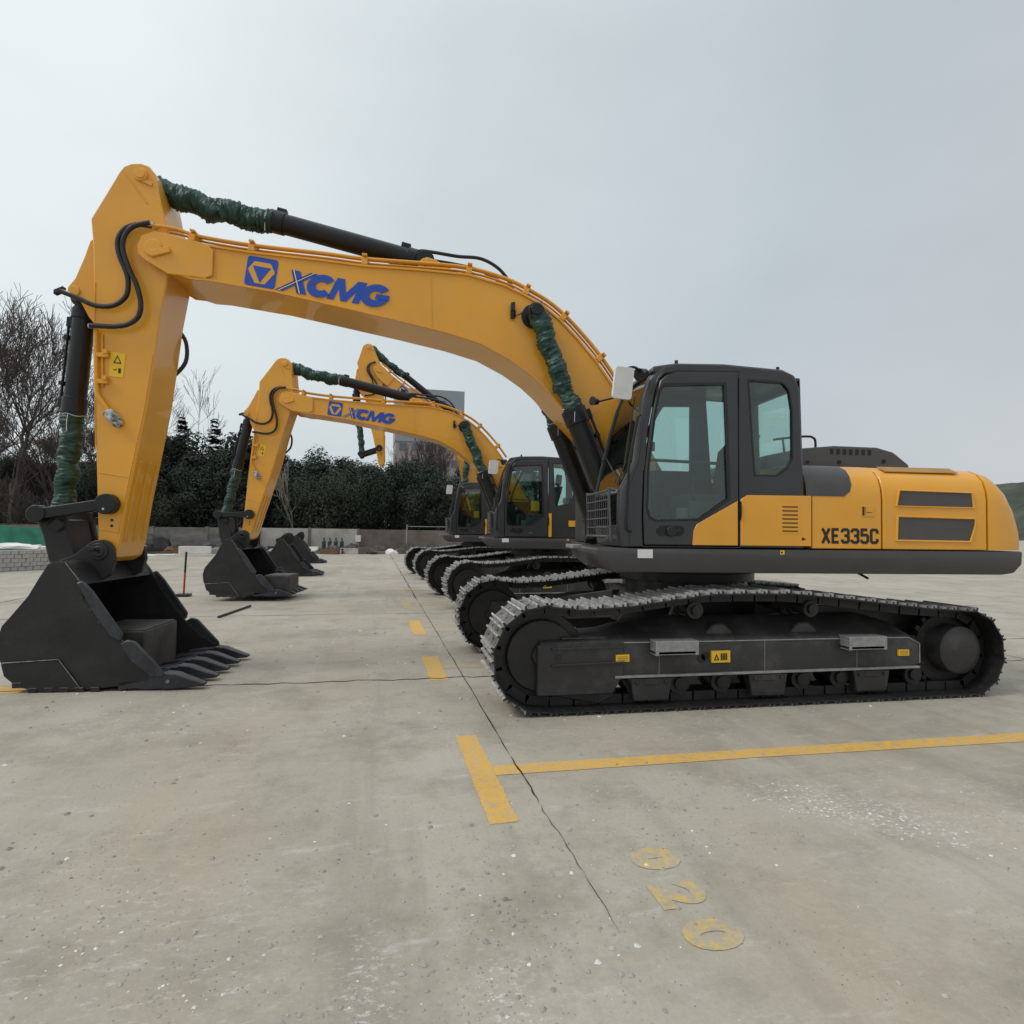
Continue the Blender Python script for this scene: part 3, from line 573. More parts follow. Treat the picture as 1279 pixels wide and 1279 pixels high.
    mb.prism([(.95, 1.36), (.95, 1.16), (-2.46, 1.145), (-2.6, 1.2), (-2.65, 1.36)], -.42, .42); mb.prism([(1.0, 1.362), (.98, 1.22), (.9, 1.15), (-2.46, 1.143), (-2.58, 1.16), (-2.66, 1.24), (-2.67, 1.362)], .42, 1.50)
    dk = part(root, 'deck', mb, ['grey_paint'], 'upper', bevel=.018, seg=2)
    mb = MB(); mb.box(.90, 1.035, -1.504, -1.4985, 1.275, 1.35); part(dk, 'white_sticker', mb, ['white'])
    mb = MB(); mb.box(-.27, -.31, -1.504, -1.4985, 1.315, 1.352); mb.cyl(P(-.285, -1.505, 1.333), P(-.285, -1.5, 1.333), .010, n=8, mi=1); part(dk, 'small_sticker', mb, ['sticker', 'ink'])
    mb = MB(); mb.box(1.36, 1.46, -.80, -.46, 1.335, 1.372); part(dk, 'foot_step', mb, ['alu'], bevel=.004)
    mb = MB(); mb.box(.95, -.55, .50, 1.48, 1.366, 1.95); part(root, 'fuel_tank', mb, ['grey_paint'], 'upper', bevel=.04, seg=2)
    mb = MB(); mb.tube([P(-1.20, -1.2, 1.15), P(-1.26, -1.3, 1.09)], .012, 6); part(dk, 'drain_hose', mb, ['rubber'])
    mb = MB(); mb.box(1.05, .55, -.46, -.41, 1.36, 1.62); mb.box(1.05, .55, .41, .46, 1.36, 1.62); mb.prism([(.42, 1.36), (-.15, 1.36), (-.05, 1.80), (.10, 1.90), (.28, 1.86), (.35, 1.70)], -.42, -.35); mb.prism([(.42, 1.36), (-.15, 1.36), (-.05, 1.80), (.10, 1.90), (.28, 1.86), (.35, 1.70)], .35, .42)
    part(dk, 'boom_bracket', mb, ['black_paint'], bevel=.01, split=True)
    # ---------------- house
    PR = [(-1.5, 1.372), (-1.5, 1.62), (-1.5, 1.84), (-1.488, 1.93), (-1.455, 2.02), (-1.39, 2.09), (-1.29, 2.135), (-1.15, 2.155), (-.9, 2.165), (0, 2.175), (.9, 2.165), (1.15, 2.155), (1.29, 2.135), (1.39, 2.09), (1.455, 2.02), (1.488, 1.93), (1.5, 1.84), (1.5, 1.372)]
    def pr(u, k=1, top=None, inset=0):
        return [P(u, v * (1 - inset / 1.5), (1.372 + (z - 1.372) * k)) for v, z in PR]
    # hood-side block (pump side)
    mb = MB(); mb.loft([pr(-.575), pr(-1.245)]); hb = part(root, 'pump_housing', mb, ['yellow'], 'upper', bevel=.006)
    g = MB(); seq = PR[2:8]
    rings = []
    for u, cut in ((-.52, 0), (-.88, 0), (-.94, .5), (-.965, 1.2), (-.97, 2.2)):
        ring_ = []
        for i, (v, z) in enumerate(seq):
            t = min(max(i, cut), len(seq) - 1); i0 = int(t); f_ = t - i0; a = seq[i0]; b = seq[min(i0 + 1, len(seq) - 1)]; vv, zz = a[0] + (b[0] - a[0]) * f_, a[1] + (b[1] - a[1]) * f_
            ring_.append(P(u, vv - .004, zz + .004))
        rings.append(ring_)
    g.loft(rings, closed=False, cap=False); part(hb, 'grey_cover', g, ['grey_paint'])
    mb = MB(); mb.loft([pr(-1.262, .996), pr(-2.298, .985)]); eb = part(root, 'engine_housing', mb, ['yellow'], 'upper', bevel=.006)
    mb = MB(); st = [(-2.315, .985, 0), (-2.40, .965, 0), (-2.48, .90, .01), (-2.55, .80, .02), (-2.61, .66, .035), (-2.655, .50, .05), (-2.685, .33, .06), (-2.695, .16, .065), (-2.695, .0, .07)]
    mb.loft([pr(u, k, inset=i) for u, k, i in st]); cw = part(root, 'counterweight', mb, ['yellow'], 'upper', bevel=.004)
    for pts in ([(-1.425, 1.905), (-2.14, 1.895), (-2.155, 1.765), (-1.40, 1.77)], [(-1.41, 1.665), (-2.17, 1.655), (-2.17, 1.60), (-2.12, 1.455), (-1.40, 1.46)]):
        mb = MB(); c = (sum(p[0] for p in pts) / len(pts), sum(p[1] for p in pts) / len(pts)); big = [(c[0] + (a - c[0]) * 1.05 , c[1] + (b - c[1]) * 1.16) for a, b in pts]
        yo = lambda z: -1.5 if z < 1.85 else -1.5 + (z - 1.85) * .14
        mb.prism(big, -1.513, -1.49, holes=[pts], mi=0); fo = part(eb, 'grille_frame', mb, ['yellow'], bevel=.004)
        mb = MB(); mb.prism(pts, -1.5035, -1.49); part(eb, 'vent_grille', mb, ['vent'])
    mb = MB(); mb.loft([[P(u, -1.405, 2.088), P(u, -1.30, 2.14), P(u, -1.296, 2.146), P(u, -1.40, 2.096)] for u in (-1.35, -2.10)]); part(eb, 'top_vent', mb, ['yellow_dark'])
    mb = MB(); mb.box(-1.05, -1.17, -1.505, -1.499, 1.665, 1.765); lt = part(hb, 'latch', mb, ['yellow'], bevel=.002)
    mb = MB(); mb.box(-1.055, -1.075, -1.507, -1.5045, 1.675, 1.755); mb.box(-1.10, -1.15, -1.507, -1.5045, 1.70, 1.705); mb.box(-1.085, -1.088, -1.507, -1.5045, 1.68, 1.75); part(hb, 'latch_slot', mb, ['ink'], split=True)
    
    # condensed block characters drawn as thick strokes on a 1 x 2 grid
    GL = {'X': [[(-.05, -.16), (1.05, 2.16)], [(-.05, 2.16), (1.05, -.16)]], 'E': [[(1, 0), (.05, 0), (.05, 2), (1, 2)], [(.05, 1.02), (.85, 1.02)]],
          '3': [[(0, .45), (0, .2), (.2, 0), (.8, 0), (1, .2), (1, .8), (.75, 1.03), (.35, 1.03)], [(.75, 1.03), (1, 1.25), (1, 1.8), (.8, 2), (.2, 2), (0, 1.8), (0, 1.55)]],
          '5': [[(0, .45), (0, .2), (.2, 0), (.8, 0), (1, .2), (1, 1.0), (.8, 1.2), (.05, 1.14), (.05, 2), (.95, 2)]],
          'C': [[(1, .6), (1, .2), (.8, 0), (.2, 0), (0, .2), (0, 1.8), (.2, 2), (.8, 2), (1, 1.8), (1, 1.4)]]}
    def strokes(txt, u0, z0, w, h, th, gap, v):
        x = 0; k = 0
        for ch in txt:
            mb = MB()
            for ln in GL[ch]:
                q = [Vector((x + a * w, b * h / 2)) for a, b in ln]; lf, rt = [], []
                for i in range(len(q)):
                    d1 = (q[i] - q[i - 1]).normalized() if i else None; d2 = (q[i + 1] - q[i]).normalized() if i < len(q) - 1 else None
                    d = ((d1 or d2) + (d2 or d1)).normalized(); n_ = Vector((-d.y, d.x)); m_ = th / 2 / max(.5, n_.dot(Vector((-(d1 or d2).y, (d1 or d2).x))))
                    lf.append(q[i] + n_ * m_); rt.append(q[i] - n_ * m_)
                k += 1; vv = v - .0006 * (k % 3)
                mb.add([P(u0 - p.x, vv, z0 + p.y) for p in lf + rt], [(i, i + 1, len(q) + i + 1, len(q) + i) for i in range(len(q) - 1)])
            part(hb, 'lettering', mb, ['ink']); x += w + gap
    strokes('XE335C', -.675, 1.430, .060, .115, .026, .0335, -1.502)
    mb = MB(); mb.prism([(-.55, 2.17), (-.56, 2.30), (-.95, 2.385), (-1.30, 2.42), (-1.78, 2.415), (-1.96, 2.37), (-2.14, 2.24), (-2.14, 2.15)], -.75, .80); hd = part(root, 'engine_hood', mb, ['grey_paint'], 'upper', bevel=.025, seg=2)
    mb = MB()
    for u in (-1.25, -1.32, -1.39, -1.46, -1.53, -1.60, -1.67): mb.box(u, u - .035, -.753, -.749, 2.33, 2.385)
    mb.cyl(P(-1.35, -.757, 2.25), P(-1.35, -.75, 2.25), .022, n=10); mb.cyl(P(-1.85, -.757, 2.27), P(-1.85, -.75, 2.27), .022, n=10); mb.cyl(P(-1.0, -.757, 2.24), P(-1.0, -.75, 2.24), .018, n=10); part(hd, 'hood_louvre', mb, ['black_paint'], split=True)
    mb = MB(); mb.tube(spline([P(-.66, -.70, 2.47), P(-.75, -.70, 2.485), P(-1.02, -.70, 2.515), P(-1.10, -.70, 2.50), P(-1.12, -.70, 2.46), P(-1.12, -.70, 2.38)], 4), .012, 8); mb.tube([P(-.76, -.70, 2.485), P(-.78, -.70, 2.33)], .012, 8); part(hd, 'handrail', mb, ['black_paint'])
    # ---------------- cab
    FR = [(1.18, 1.372), (1.21, 1.60), (1.21, 1.85), (1.155, 2.12), (1.085, 2.42), (1.005, 2.70), (.94, 2.86), (.86, 2.955)]
    def uf(z):
        for (a, b), (c, d) in zip(FR, FR[1:]):
            if b <= z <= d: return a + (c - a) * (z - b) / (d - b)
        return FR[-1][0]
    door = [(.975, 1.39), (.985, 1.65), (.975, 2.02), (.93, 2.42), (.875, 2.72), (.84, 2.83), (.78, 2.885), (.68, 2.91), (.125, 2.93), (.115, 1.39)]
    dgl = [(.80, 2.80), (.24, 2.83), (.20, 1.80), (.47, 1.615), (.87, 1.60), (.93, 1.625), (.955, 1.70), (.945, 2.05), (.89, 2.50), (.845, 2.74)]
    rgl = [(.03, 2.87), (-.30, 2.86), (-.36, 2.80), (-.39, 2.62), (-.395, 2.18), (-.34, 2.08), (-.24, 2.015), (-.03, 2.015)]
    dho = [(a * 1.0 + (.012 if a > .5 else -.012), b + (.012 if b > 2 else -.012)) for a, b in door]
    side = [(1.10, 1.372)] + [(a - .078, b) for a, b in FR[1:]] + [(.70, 2.985), (.25, 2.995), (-.30, 2.965), (-.40, 2.93), (-.455, 2.82), (-.47, 2.40), (-.50, 1.86), (-.50, 1.372)]
    mb = MB(); mb.prism(side, -1.497, -1.44, holes=[dho, rgl]); cab = part(root, 'cab', mb, ['cab_paint'], 'upper', bevel=.010)
    mb = MB(); mb.prism(side, -.50, -.45, holes=[[(.80, 2.78), (.20, 2.80), (.20, 2.13), (.90, 2.13), (.90, 2.3)], rgl]); part(cab, 'side_frame', mb, ['cab_paint'], bevel=.008)
    mb = MB()
    for v0, v1 in ((-1.497, -1.40), (-.45, -.55)):
        dv = 1 if v1 > v0 else -1; rings = []
        for a, b in FR + [(.70, 2.985)]: rings.append([P(a - .080, v0, b), P(a - .03, v0 + dv * .012, b), P(a - .005, v0 + dv * .045, b), P(a, v0 + dv * .075, b), P(a - .04, v0 + dv * .085, b), P(a - .080, v0 + dv * .06, b)])
        mb.loft(rings)
    part(cab, 'front_pillar', mb, ['cab_paint'], bevel=.004, split=True)
    rp_ = [(.93, 2.90), (.90, 2.96), (.70, 2.995), (.25, 3.008), (-.30, 2.98), (-.42, 2.93), (-.45, 2.86)]
    mb = MB(); mb.prism(rp_, -1.49, -.46); part(cab, 'roof', mb, ['cab_paint'], bevel=.03, seg=3)
    mb = MB(); mb.prism([(-.44, 2.90), (-.50, 2.90), (-.53, 1.86), (-.53, 1.372), (-.48, 1.372), (-.48, 1.86)], -1.44, -1.36); mb.prism([(-.44, 2.90), (-.50, 2.90), (-.53, 1.86), (-.53, 1.372), (-.48, 1.372), (-.48, 1.86)], -.58, -.50); mb.box(-.48, -.525, -1.44, -.50, 1.372, 1.98); mb.box(-.44, -.50, -1.44, -.50, 2.82, 2.92); part(cab, 'rear_wall', mb, ['cab_paint'], bevel=.01, split=True)
    mb = MB(); mb.box(-.478, -.484, -1.36, -.58, 1.98, 2.82); part(cab, 'rear_window', mb, ['glass'])
    mb = MB(); mb.prism(door, -1.506, -1.45, holes=[dgl]); part(cab, 'door', mb, ['cab_paint'], bevel=.008)
    mb = MB(); mb.prism(dgl, -1.485, -1.479); part(cab, 'door_glass', mb, ['glass'])
    mb = MB(); mb.prism(rgl, -1.478, -1.472); part(cab, 'side_glass', mb, ['glass'])
    for pg, vv in ((dgl, -1.5075), (rgl, -1.4985)):
        cx_ = sum(p[0] for p in pg) / len(pg); cz_ = sum(p[1] for p in pg) / len(pg); inn = [(cx_ + (a - cx_) * .955, cz_ + (b - cz_) * .978) for a, b in pg]; ot = [(cx_ + (a - cx_) * 1.015, cz_ + (b - cz_) * 1.008) for a, b in pg]
        mb = MB(); mb.prism(ot, vv, vv + .018, holes=[inn]); part(cab, 'window_seal', mb, ['rubber'])
    mb = MB(); mb.prism([(.80, 2.78), (.20, 2.80), (.20, 2.13), (.90, 2.13), (.90, 2.3)], -.478, -.472); mb.prism(rgl, -.478, -.472); part(cab, 'far_glass', mb, ['glass'], split=True)
    mb = MB(); ws = [(a - .02, b) for a, b in FR[2:7]]; mb.loft([[P(a, -1.43, b), P(a, -.52, b), P(a - .006, -.52, b), P(a - .006, -1.43, b)] for a, b in ws]); part(cab, 'windscreen', mb, ['dark_glass'])
    mb = MB(); mb.loft([[P(a, -1.40, b), P(a, -.55, b), P(a - .05, -.55, b), P(a - .05, -1.40, b)] for a, b in ((1.175, 1.372), (1.195, 1.50), (1.20, 1.56))]); mb.loft([[P(uf(z) - .005, -1.42, z), P(uf(z) - .005, -.53, z), P(uf(z) - .06, -.53, z), P(uf(z) - .06, -1.42, z)] for z in (1.835, 1.885)])
    mb.box(uf(2.9) - .01, uf(2.9) - .1, -1.42, -.53, 2.855, 2.95); mb.box(uf(2.42) - .02, uf(2.42) - .045, -1.40, -.55, 2.13, 2.15); part(cab, 'front_frame', mb, ['cab_paint'], bevel=.006, split=True)
    mb = MB(); mb.box(1.185, 1.179, -1.42, -.55, 1.56, 1.84); part(cab, 'lower_windscreen', mb, ['dark_glass'])
    mb = MB(); gz = [1.46, 1.54, 1.62, 1.70, 1.78, 1.86]
    for z in gz: mb.tube([P(1.27, -1.44, z), P(1.285, -1.40, z), P(1.285, -.55, z), P(1.27, -.51, z)], .006 if z not in (gz[0], gz[-1]) else .010, 6)
    for k in range(12): v = -1.42 + k * .08; mb.tube([P(1.285, v, 1.45), P(1.285, v, 1.87)], .004, 5)
    for v in (-1.44, -.51): mb.tube([P(1.26, v, 1.42), P(1.28, v, 1.88)], .011, 6)
    for v in (-1.42, -.53):
        for z in (1.44, 1.87): mb.cyl(P(1.22, v, z), P(1.295, v, z), .016, n=8)
    part(cab, 'guard_bar', mb, ['guard'], split=True)
    mb = MB(); mb.tube([P(1.21, -1.30, 1.92), P(1.18, -1.30, 2.1), P(1.11, -1.32, 2.45), P(1.04, -1.33, 2.72)], .009, 6); mb.tube(spline([P(1.22, -1.25, 1.95), P(1.19, -1.05, 2.12), P(1.17, -.85, 2.20), P(1.17, -.65, 2.18)], 5), .007, 6); part(cab, 'wiper', mb, ['rubber'], split=True)
    mb = MB(); mb.tube([P(1.10, -1.515, 1.5), P(1.15, -1.53, 1.52), P(1.13, -1.53, 2.05), P(1.05, -1.53, 2.5), P(1.02, -1.515, 2.52)], .012, 8); part(cab, 'grab_rail', mb, ['black_paint'])
    mb = MB(); mb.prism(rrect(.62, .87, 1.47, 1.56, .04), -1.512, -1.500); mb.cyl(P(.74, -1.53, 1.51), P(.74, -1.505, 1.51), .045, n=16, mi=1); mb.box(.70, .66, -1.527, -1.51, 1.50, 1.53, 1); part(cab, 'door_handle', mb, ['black_paint', 'rubber'], bevel=.004)
    mb = MB(); mb.box(.43, .50, -1.509, -1.506, 1.463, 1.471); part(cab, 'small_label', mb, ['alu'])
    yl = [(.545, 1.392), (.535, 1.52), (.505, 1.575), (.13, 1.785), (.13, 1.392)]
    mb = MB(); mb.prism(yl, -1.512, -1.505); part(cab, 'yellow_door_panel', mb, ['yellow'], bevel=.002)
    yr = [(.102, 1.392), (.102, 1.80), (.04, 1.838), (-.56, 1.842), (-.56, 1.392)]
    mb = MB(); mb.prism(yr, -1.512, -1.495); part(cab, 'yellow_side_panel', mb, ['yellow'], bevel=.003)
    mb = MB()
    for k in range(7): z = 1.735 - k * .036; mb.box(-.285, -.43, -1.516, -1.511, z, z + .011)
    part(cab, 'louvre', mb, ['slot'], split=True); mb = MB(); mb.prism(rrect(-.45, -.265, 1.50, 1.765, .01), -1.514, -1.511); part(cab, 'louvre_plate', mb, ['yellow'], bevel=.001)
    mb = MB(); mb.tube([P(.106, -1.512, 1.62), P(.106, -1.522, 1.66), P(.106, -1.522, 1.74), P(.106, -1.512, 1.78)], .008, 6); mb.prism([(-.47, 1.47), (-.47, 1.44), (-.51, 1.455)], -1.514, -1.511); part(cab, 'hinge', mb, ['black_paint'])
    for u, z in ((.66, 2.99), (-.30, 2.97)): mb = MB(); mb.cyl(P(u, -1.40, z), P(u, -1.40, z + .05), .016, n=8); part(cab, 'roof_bolt', mb, ['rubber'])
    # interior
    mb = MB(); mb.box(1.12, -.45, -1.43, -.52, 1.372, 1.42); mb.box(-.05, -.45, -1.43, -.52, 1.42, 1.80); mb.box(.55, -.05, -1.43, -1.30, 1.42, 1.78); mb.box(.55, -.05, -.66, -.52, 1.42, 1.80); mb.prism([(1.05, 1.42), (.85, 1.42), (.88, 1.95), (1.0, 2.0), (1.10, 1.9)], -.72, -.53); mb.box(.9, .1, -.535, -.505, 1.42, 1.97); part(cab, 'console', mb, ['interior'], bevel=.01, split=True)
    mb = MB(); mb.prism([(.52, 1.72), (.05, 1.72), (.02, 1.84), (.50, 1.86)], -1.24, -.76); mb.prism([(.10, 1.80), (-.05, 1.80), (-.22, 2.42), (-.12, 2.44), (.02, 2.3)], -1.22, -.78); mb.prism([(-.10, 2.46), (-.20, 2.46), (-.22, 2.66), (-.12, 2.68)], -1.12, -.88); mb.tube([P(-.15, -1.05, 2.4), P(-.16, -1.05, 2.5)], .012); mb.tube([P(-.15, -.95, 2.4), P(-.16, -.95, 2.5)], .012); mb.box(.45, .1, -1.15, -.85, 1.42, 1.72)
    part(cab, 'seat', mb, ['seat'], bevel=.03, seg=2)
    mb = MB(); mb.tube(spline([P(.45, -1.3, 1.78), P(.47, -1.3, 1.9), P(.45, -1.3, 2.02)], 4), .016); mb.tube(spline([P(.5, -.68, 1.78), P(.52, -.68, 1.9), P(.5, -.68, 2.02)], 4), .016); mb.box(.65, .50, -1.40, -1.36, 1.62, 1.72, 1); mb.tube([P(.93, -1.46, 2.135), P(.20, -1.46, 2.115)], .014); mb.tube(spline([P(.80, -.55, 2.0), P(.76, -.56, 2.3), P(.55, -.56, 2.75), P(.45, -.56, 2.8)], 5), .02); mb.box(.90, .86, -1.42, -1.38, 2.22, 2.30)
    part(cab, 'joystick', mb, ['rubber', 'light_int'], split=True)
    mb = MB(); mb.tube(spline([P(1.0, -1.50, 2.84), P(1.08, -1.60, 2.90), P(1.18, -1.68, 2.88), P(1.22, -1.68, 2.80)], 5), .012, 6); ma = part(cab, 'mirror_arm', mb, ['rubber'])
    mb = MB(); mb.prism(rrect(-.10, .10, -.135, .135, .03), -.012, .012, place=lambda a, v, z: P(1.235 - a * .90 + v * .3 + z * -.10 * 1.0, -1.70 + a * .30 + v, 2.745 + z)); part(cab, 'mirror', mb, ['mirror'], bevel=.005)
    mb = MB(); mb.cyl(P(1.05, -1.55, 2.86), P(.97, -1.50, 2.90), .06, .03, n=14); mb.cyl(P(1.28, -.72, 2.78), P(1.22, -.68, 2.78), .045, .03, n=12); mb.tube([P(1.22, -.68, 2.78), P(1.0, -.60, 2.85)], .01, 6); part(cab, 'work_lamp', mb, ['rubber'], split=True)
    # the cab is a little narrower than its boxes above, and its windscreen wraps back to the door side
    def ease(a, b, x): t = min(1, max(0, (x - a) / (b - a))); return t * t * (3 - 2 * t)
    for o in [cab] + KIDS[cab]:
        if o.name.split('.')[0] in ('mirror', 'mirror_arm'): continue
        for vt in o.data.vertices:
            u, v, z = -vt.co.x, vt.co.y, vt.co.z
            if v > -1.5: v = -1.5 + (v + 1.5) * .876
            if u > .99 and v > -1.506 and o.name.split('.')[0] in ('cab', 'front_pillar', 'windscreen', 'front_frame', 'wiper', 'roof'):
                k = 1 - .55 * (1 - ease(-1.5, -1.0, v)) * ease(1.82, 2.05, z); u = .99 + (u - .99) * k
            vt.co = (-u, v, z)
        o.data.update()
    # ---------------- boom
    mb = MB(); web = BOOM_TOP + [(.05, 1.80), (.08, 1.62)] + BOOM_BOT[::-1] + [(5.70, 4.17), (5.74, 4.24), (5.71, 4.33)]
    mb.prism(web, -.325, .325); boom = part(root, 'boom', mb, ['yellow'], 'boom', ang=25)
    mb = MB(); strip(mb, BOOM_TOP[1:], 0, .02, -.345, .345); part(boom, 'top_plate', mb, ['yellow'])
    mb = MB(); strip(mb, BOOM_BOT[1:], -.02, .018, -.345, .345); part(boom, 'bottom_plate', mb, ['yellow'])
    mb = MB()
    ear = [(5.66, 4.11), (5.45, 3.99), (5.10, 3.965), (5.03, 4.0), (5.03, 4.26), (5.10, 4.31), (5.40, 4.375), (5.58, 4.41), (5.70, 4.36), (5.745, 4.25), (5.73, 4.17)]
    for v0, v1 in ((-.352, -.326), (.326, .352)): mb.prism(ear, v0, v1)
    er = part(boom, 'end_plate', mb, ['yellow'], bevel=.006, split=True)
    mb = MB(); mb.cyl(P(5.59, -.375, 4.235), P(5.59, .375, 4.235), .085, n=24); mb.obox(P(5.52, -.366, 4.20), (.09, 0, .03), (0, .012, 0), (-.01, 0, .03)); part(boom, 'pivot_pin', mb, ['yellow'], bevel=.006)
    mb = MB()
    for v in (-.21, -.15, -.09):
        off = .085 if v != -.15 else .095
        path = []
        for i, (a, b) in enumerate(BOOM_TOP[1:16]):
            q = BOOM_TOP[1:16]; s_, t_ = q[max(i - 1, 0)], q[min(i + 1, 14)]; d = Vector((t_[0] - s_[0], t_[1] - s_[1])).normalized(); nn = Vector((-d.y, d.x));
            if nn.y < 0: nn = -nn
            path.append(P(a + nn.x * off, v - .08, b + nn.y * off))
        path = [P(5.62, v - .12, 4.475)] + path
        mb.tube(spline(path, 3), .0135 + .004 * (v == -.21), 8)
    part(boom, 'hydraulic_pipe', mb, ['yellow'], label='thin yellow hydraulic pipes along the boom top', split=True)
    for k in (2, 4, 6, 8, 10, 12, 14):
        a, b = BOOM_TOP[k]; s_, t_ = BOOM_TOP[k - 1], BOOM_TOP[k + 1]; d = Vector((t_[0] - s_[0], t_[1] - s_[1])).normalized(); nn = Vector((-d.y, d.x)); nn = nn if nn.y > 0 else -nn
        mb = MB(); mb.obox(P(a + nn.x * .05, -.23, b + nn.y * .05), Vector((-d.x, 0, d.y)) * .03, (0, .09, 0), Vector((-nn.x, 0, nn.y)) * .035); mb.obox(P(a + nn.x * .11, -.23, b + nn.y * .11), Vector((-d.x, 0, d.y)) * .025, (0, .11, 0), Vector((-nn.x, 0, nn.y)) * .010); part(boom, 'pipe_clamp', mb, ['yellow'], bevel=.003)
    mb = MB(); br = [(3.05, 4.19), (3.0, 4.36), (2.93, 4.40), (2.85, 4.38), (2.45, 4.19)]
    for v0, v1 in ((-.16, -.12), (.12, .16)): mb.prism(br, v0, v1)
    mb.cyl(P(2.95, -.18, 4.34), P(2.95, .18, 4.34), .04, n=16); part(boom, 'cylinder_bracket', mb, ['yellow'], bevel=.006, split=True)
    mb = MB()
    for v, dz in ((-.06, 0), (.06, -.04)): mb.tube(spline([P(3.12, v, 4.43 + dz), P(3.02, v, 4.50 + dz), P(2.88, v, 4.50 + dz), P(2.60, v, 4.47 + dz), P(2.35, v, 4.46 + dz * 2), P(2.15, v, 4.36 + dz * 2), P(2.02, v, 4.20), P(1.98, v, 4.08)], 6), .019, 8)
    part(boom, 'hose', mb, ['rubber'], split=True)
    mb = MB(); mb.cyl(P(2.02, -.36, 3.80), P(2.02, -.34, 3.73), .03, n=10); mb.obox(P(2.025, -.37, 3.83), (.022, 0, .004), (0, .03, 0), (0, 0, .045)); part(boom, 'work_lamp', mb, ['rubber'], bevel=.004, split=True)
    mb = MB(); mb.obox(P(2.03, -.345, 3.745), (.015, 0, 0), (0, .02, 0), (0, 0, .025)); mb.tube(spline([P(2.02, -.345, 3.75), P(1.95, -.34, 3.77), P(1.88, -.335, 3.84), P(1.80, -.335, 3.86), P(1.73, -.335, 3.88), P(1.72, -.34, 3.93)], 4), .004, 5); part(boom, 'lamp_wire', mb, ['rubber'])
    mb = MB(); mb.cyl(P(1.80, -.57, 3.755), P(1.80, .57, 3.755), .06, n=20); mb.cyl(P(1.80, -.345, 3.755), P(1.80, -.324, 3.755), .13, n=24); mb.cyl(P(1.80, .324, 3.755), P(1.80, .345, 3.755), .13, n=24)
    part(boom, 'cylinder_pin', mb, ['black_paint'], bevel=.004)
    for u in (2.86, 5.0):
        mb = MB(); zt = 4.16 if u < 4 else 4.29; zb = 3.60 if u < 4 else 3.96; mb.tube([P(u, -.326, zb), P(u + .02, -.326, zt)], .004, 4); part(boom, 'weld_seam', mb, ['yellow'])
    logo(boom, None, (4.735, 3.935), (-1, -.125), .228, -.327)
    # ---------------- stick
    mb = MB(); mb.prism(STICK, -.27, .27); st_ = part(root, 'stick', mb, ['yellow'], 'stick', bevel=.012)
    mb = MB(); lug = [(6.18, 4.42), (6.27, 4.35), (6.32, 4.18), (6.40, 3.96), (6.465, 3.87), (6.47, 3.80), (6.42, 3.755), (6.35, 3.75), (6.26, 3.58), (6.15, 3.45)]
    for v0, v1 in ((-.17, -.13), (.13, .17)): mb.prism(lug, v0, v1)
    mb.cyl(P(6.40, -.19, 3.83), P(6.40, .19, 3.83), .055, n=18); part(st_, 'cylinder_lug', mb, ['yellow'], bevel=.005, split=True)
    mb = MB(); mb.cyl(P(5.76, -.295, 5.0), P(5.76, .295, 5.0), .065, n=20); mb.cyl(P(5.76, -.305, 5.0), P(5.76, -.29, 5.0), .045, n=20); mb.obox(P(5.70, -.276, 4.93), (.05, 0, -.02), (0, .010, 0), (.005, 0, .02)); part(st_, 'top_pin', mb, ['yellow'], bevel=.005)
    mb = MB(); mb.tube([P(5.92, -.272, 5.02), P(5.70, -.272, 4.72)], .006, 5); mb.tube([P(6.155, -.272, 3.9), P(6.145, -.272, 3.3), P(6.10, -.272, 2.25)], .005, 5); mb.tube([P(6.06, -.272, 2.02), P(5.80, -.272, 1.98)], .004, 5); mb.tube([P(6.04, -.272, 1.46), P(5.88, -.272, 1.44)], .005, 5)
    mb.tube([P(5.60, -.272, 3.2), P(5.66, -.272, 2.7), P(5.78, -.272, 2.0), P(5.87, -.272, 1.42)], .005, 5); part(st_, 'weld_seam', mb, ['yellow'], split=True)
    mb = MB(); 
    for v in (-.18, 0, .18): mb.loft([[P(a - .012, v - .03, b), P(a - .012, v + .03, b), P(a + .02, v + .03, b), P(a + .02, v - .03, b)] for a, b in ((5.72, 2.15), (5.79, 1.75), (5.85, 1.35))])
    part(st_, 'front_rib', mb, ['yellow'], bevel=.004, split=True)
    mb = MB()
    h1 = [(5.63, 4.475), (5.76, 4.47), (5.87, 4.42), (5.93, 4.30), (5.91, 4.15), (5.84, 3.98), (5.82, 3.86), (5.84, 3.75), (5.92, 3.67), (6.02, 3.64), (6.14, 3.65), (6.28, 3.71), (6.44, 3.77)]
    h2 = [(5.63, 4.49), (5.78, 4.44), (5.86, 4.34), (5.87, 4.20), (5.80, 4.0), (5.73, 3.85), (5.69, 3.68), (5.71, 3.55), (5.80, 3.47), (5.93, 3.44), (6.06, 3.44), (6.15, 3.44)]
    mb.tube(spline([P(a, -.31 - .02 * min(1, i), b) for i, (a, b) in enumerate(h1)], 5), .024, 10); mb.tube(spline([P(a, -.35, b) for a, b in h2], 5), .024, 10); mb.tube(spline([P(5.62, .30, 3.66), P(5.52, .30, 3.50), P(5.52, .30, 3.28), P(5.66, .30, 3.1)], 5), .022, 8)
    part(st_, 'hose', mb, ['rubber'], split=True)
    mb = MB()
    for a, b, c, d in ((5.60, 4.48, 5.68, 4.482), (6.35, 3.74, 6.42, 3.765), (6.05, 3.44, 6.17, 3.44)): mb.cyl(P(a, -.33, b), P(c, -.33, d), .022, n=10)
    mb.obox(P(6.46, -.30, 3.78), (.04, 0, .02), (0, .03, 0), (0, 0, .02), 1); part(st_, 'hose_fitting', mb, ['chrome', 'rubber'], split=True)
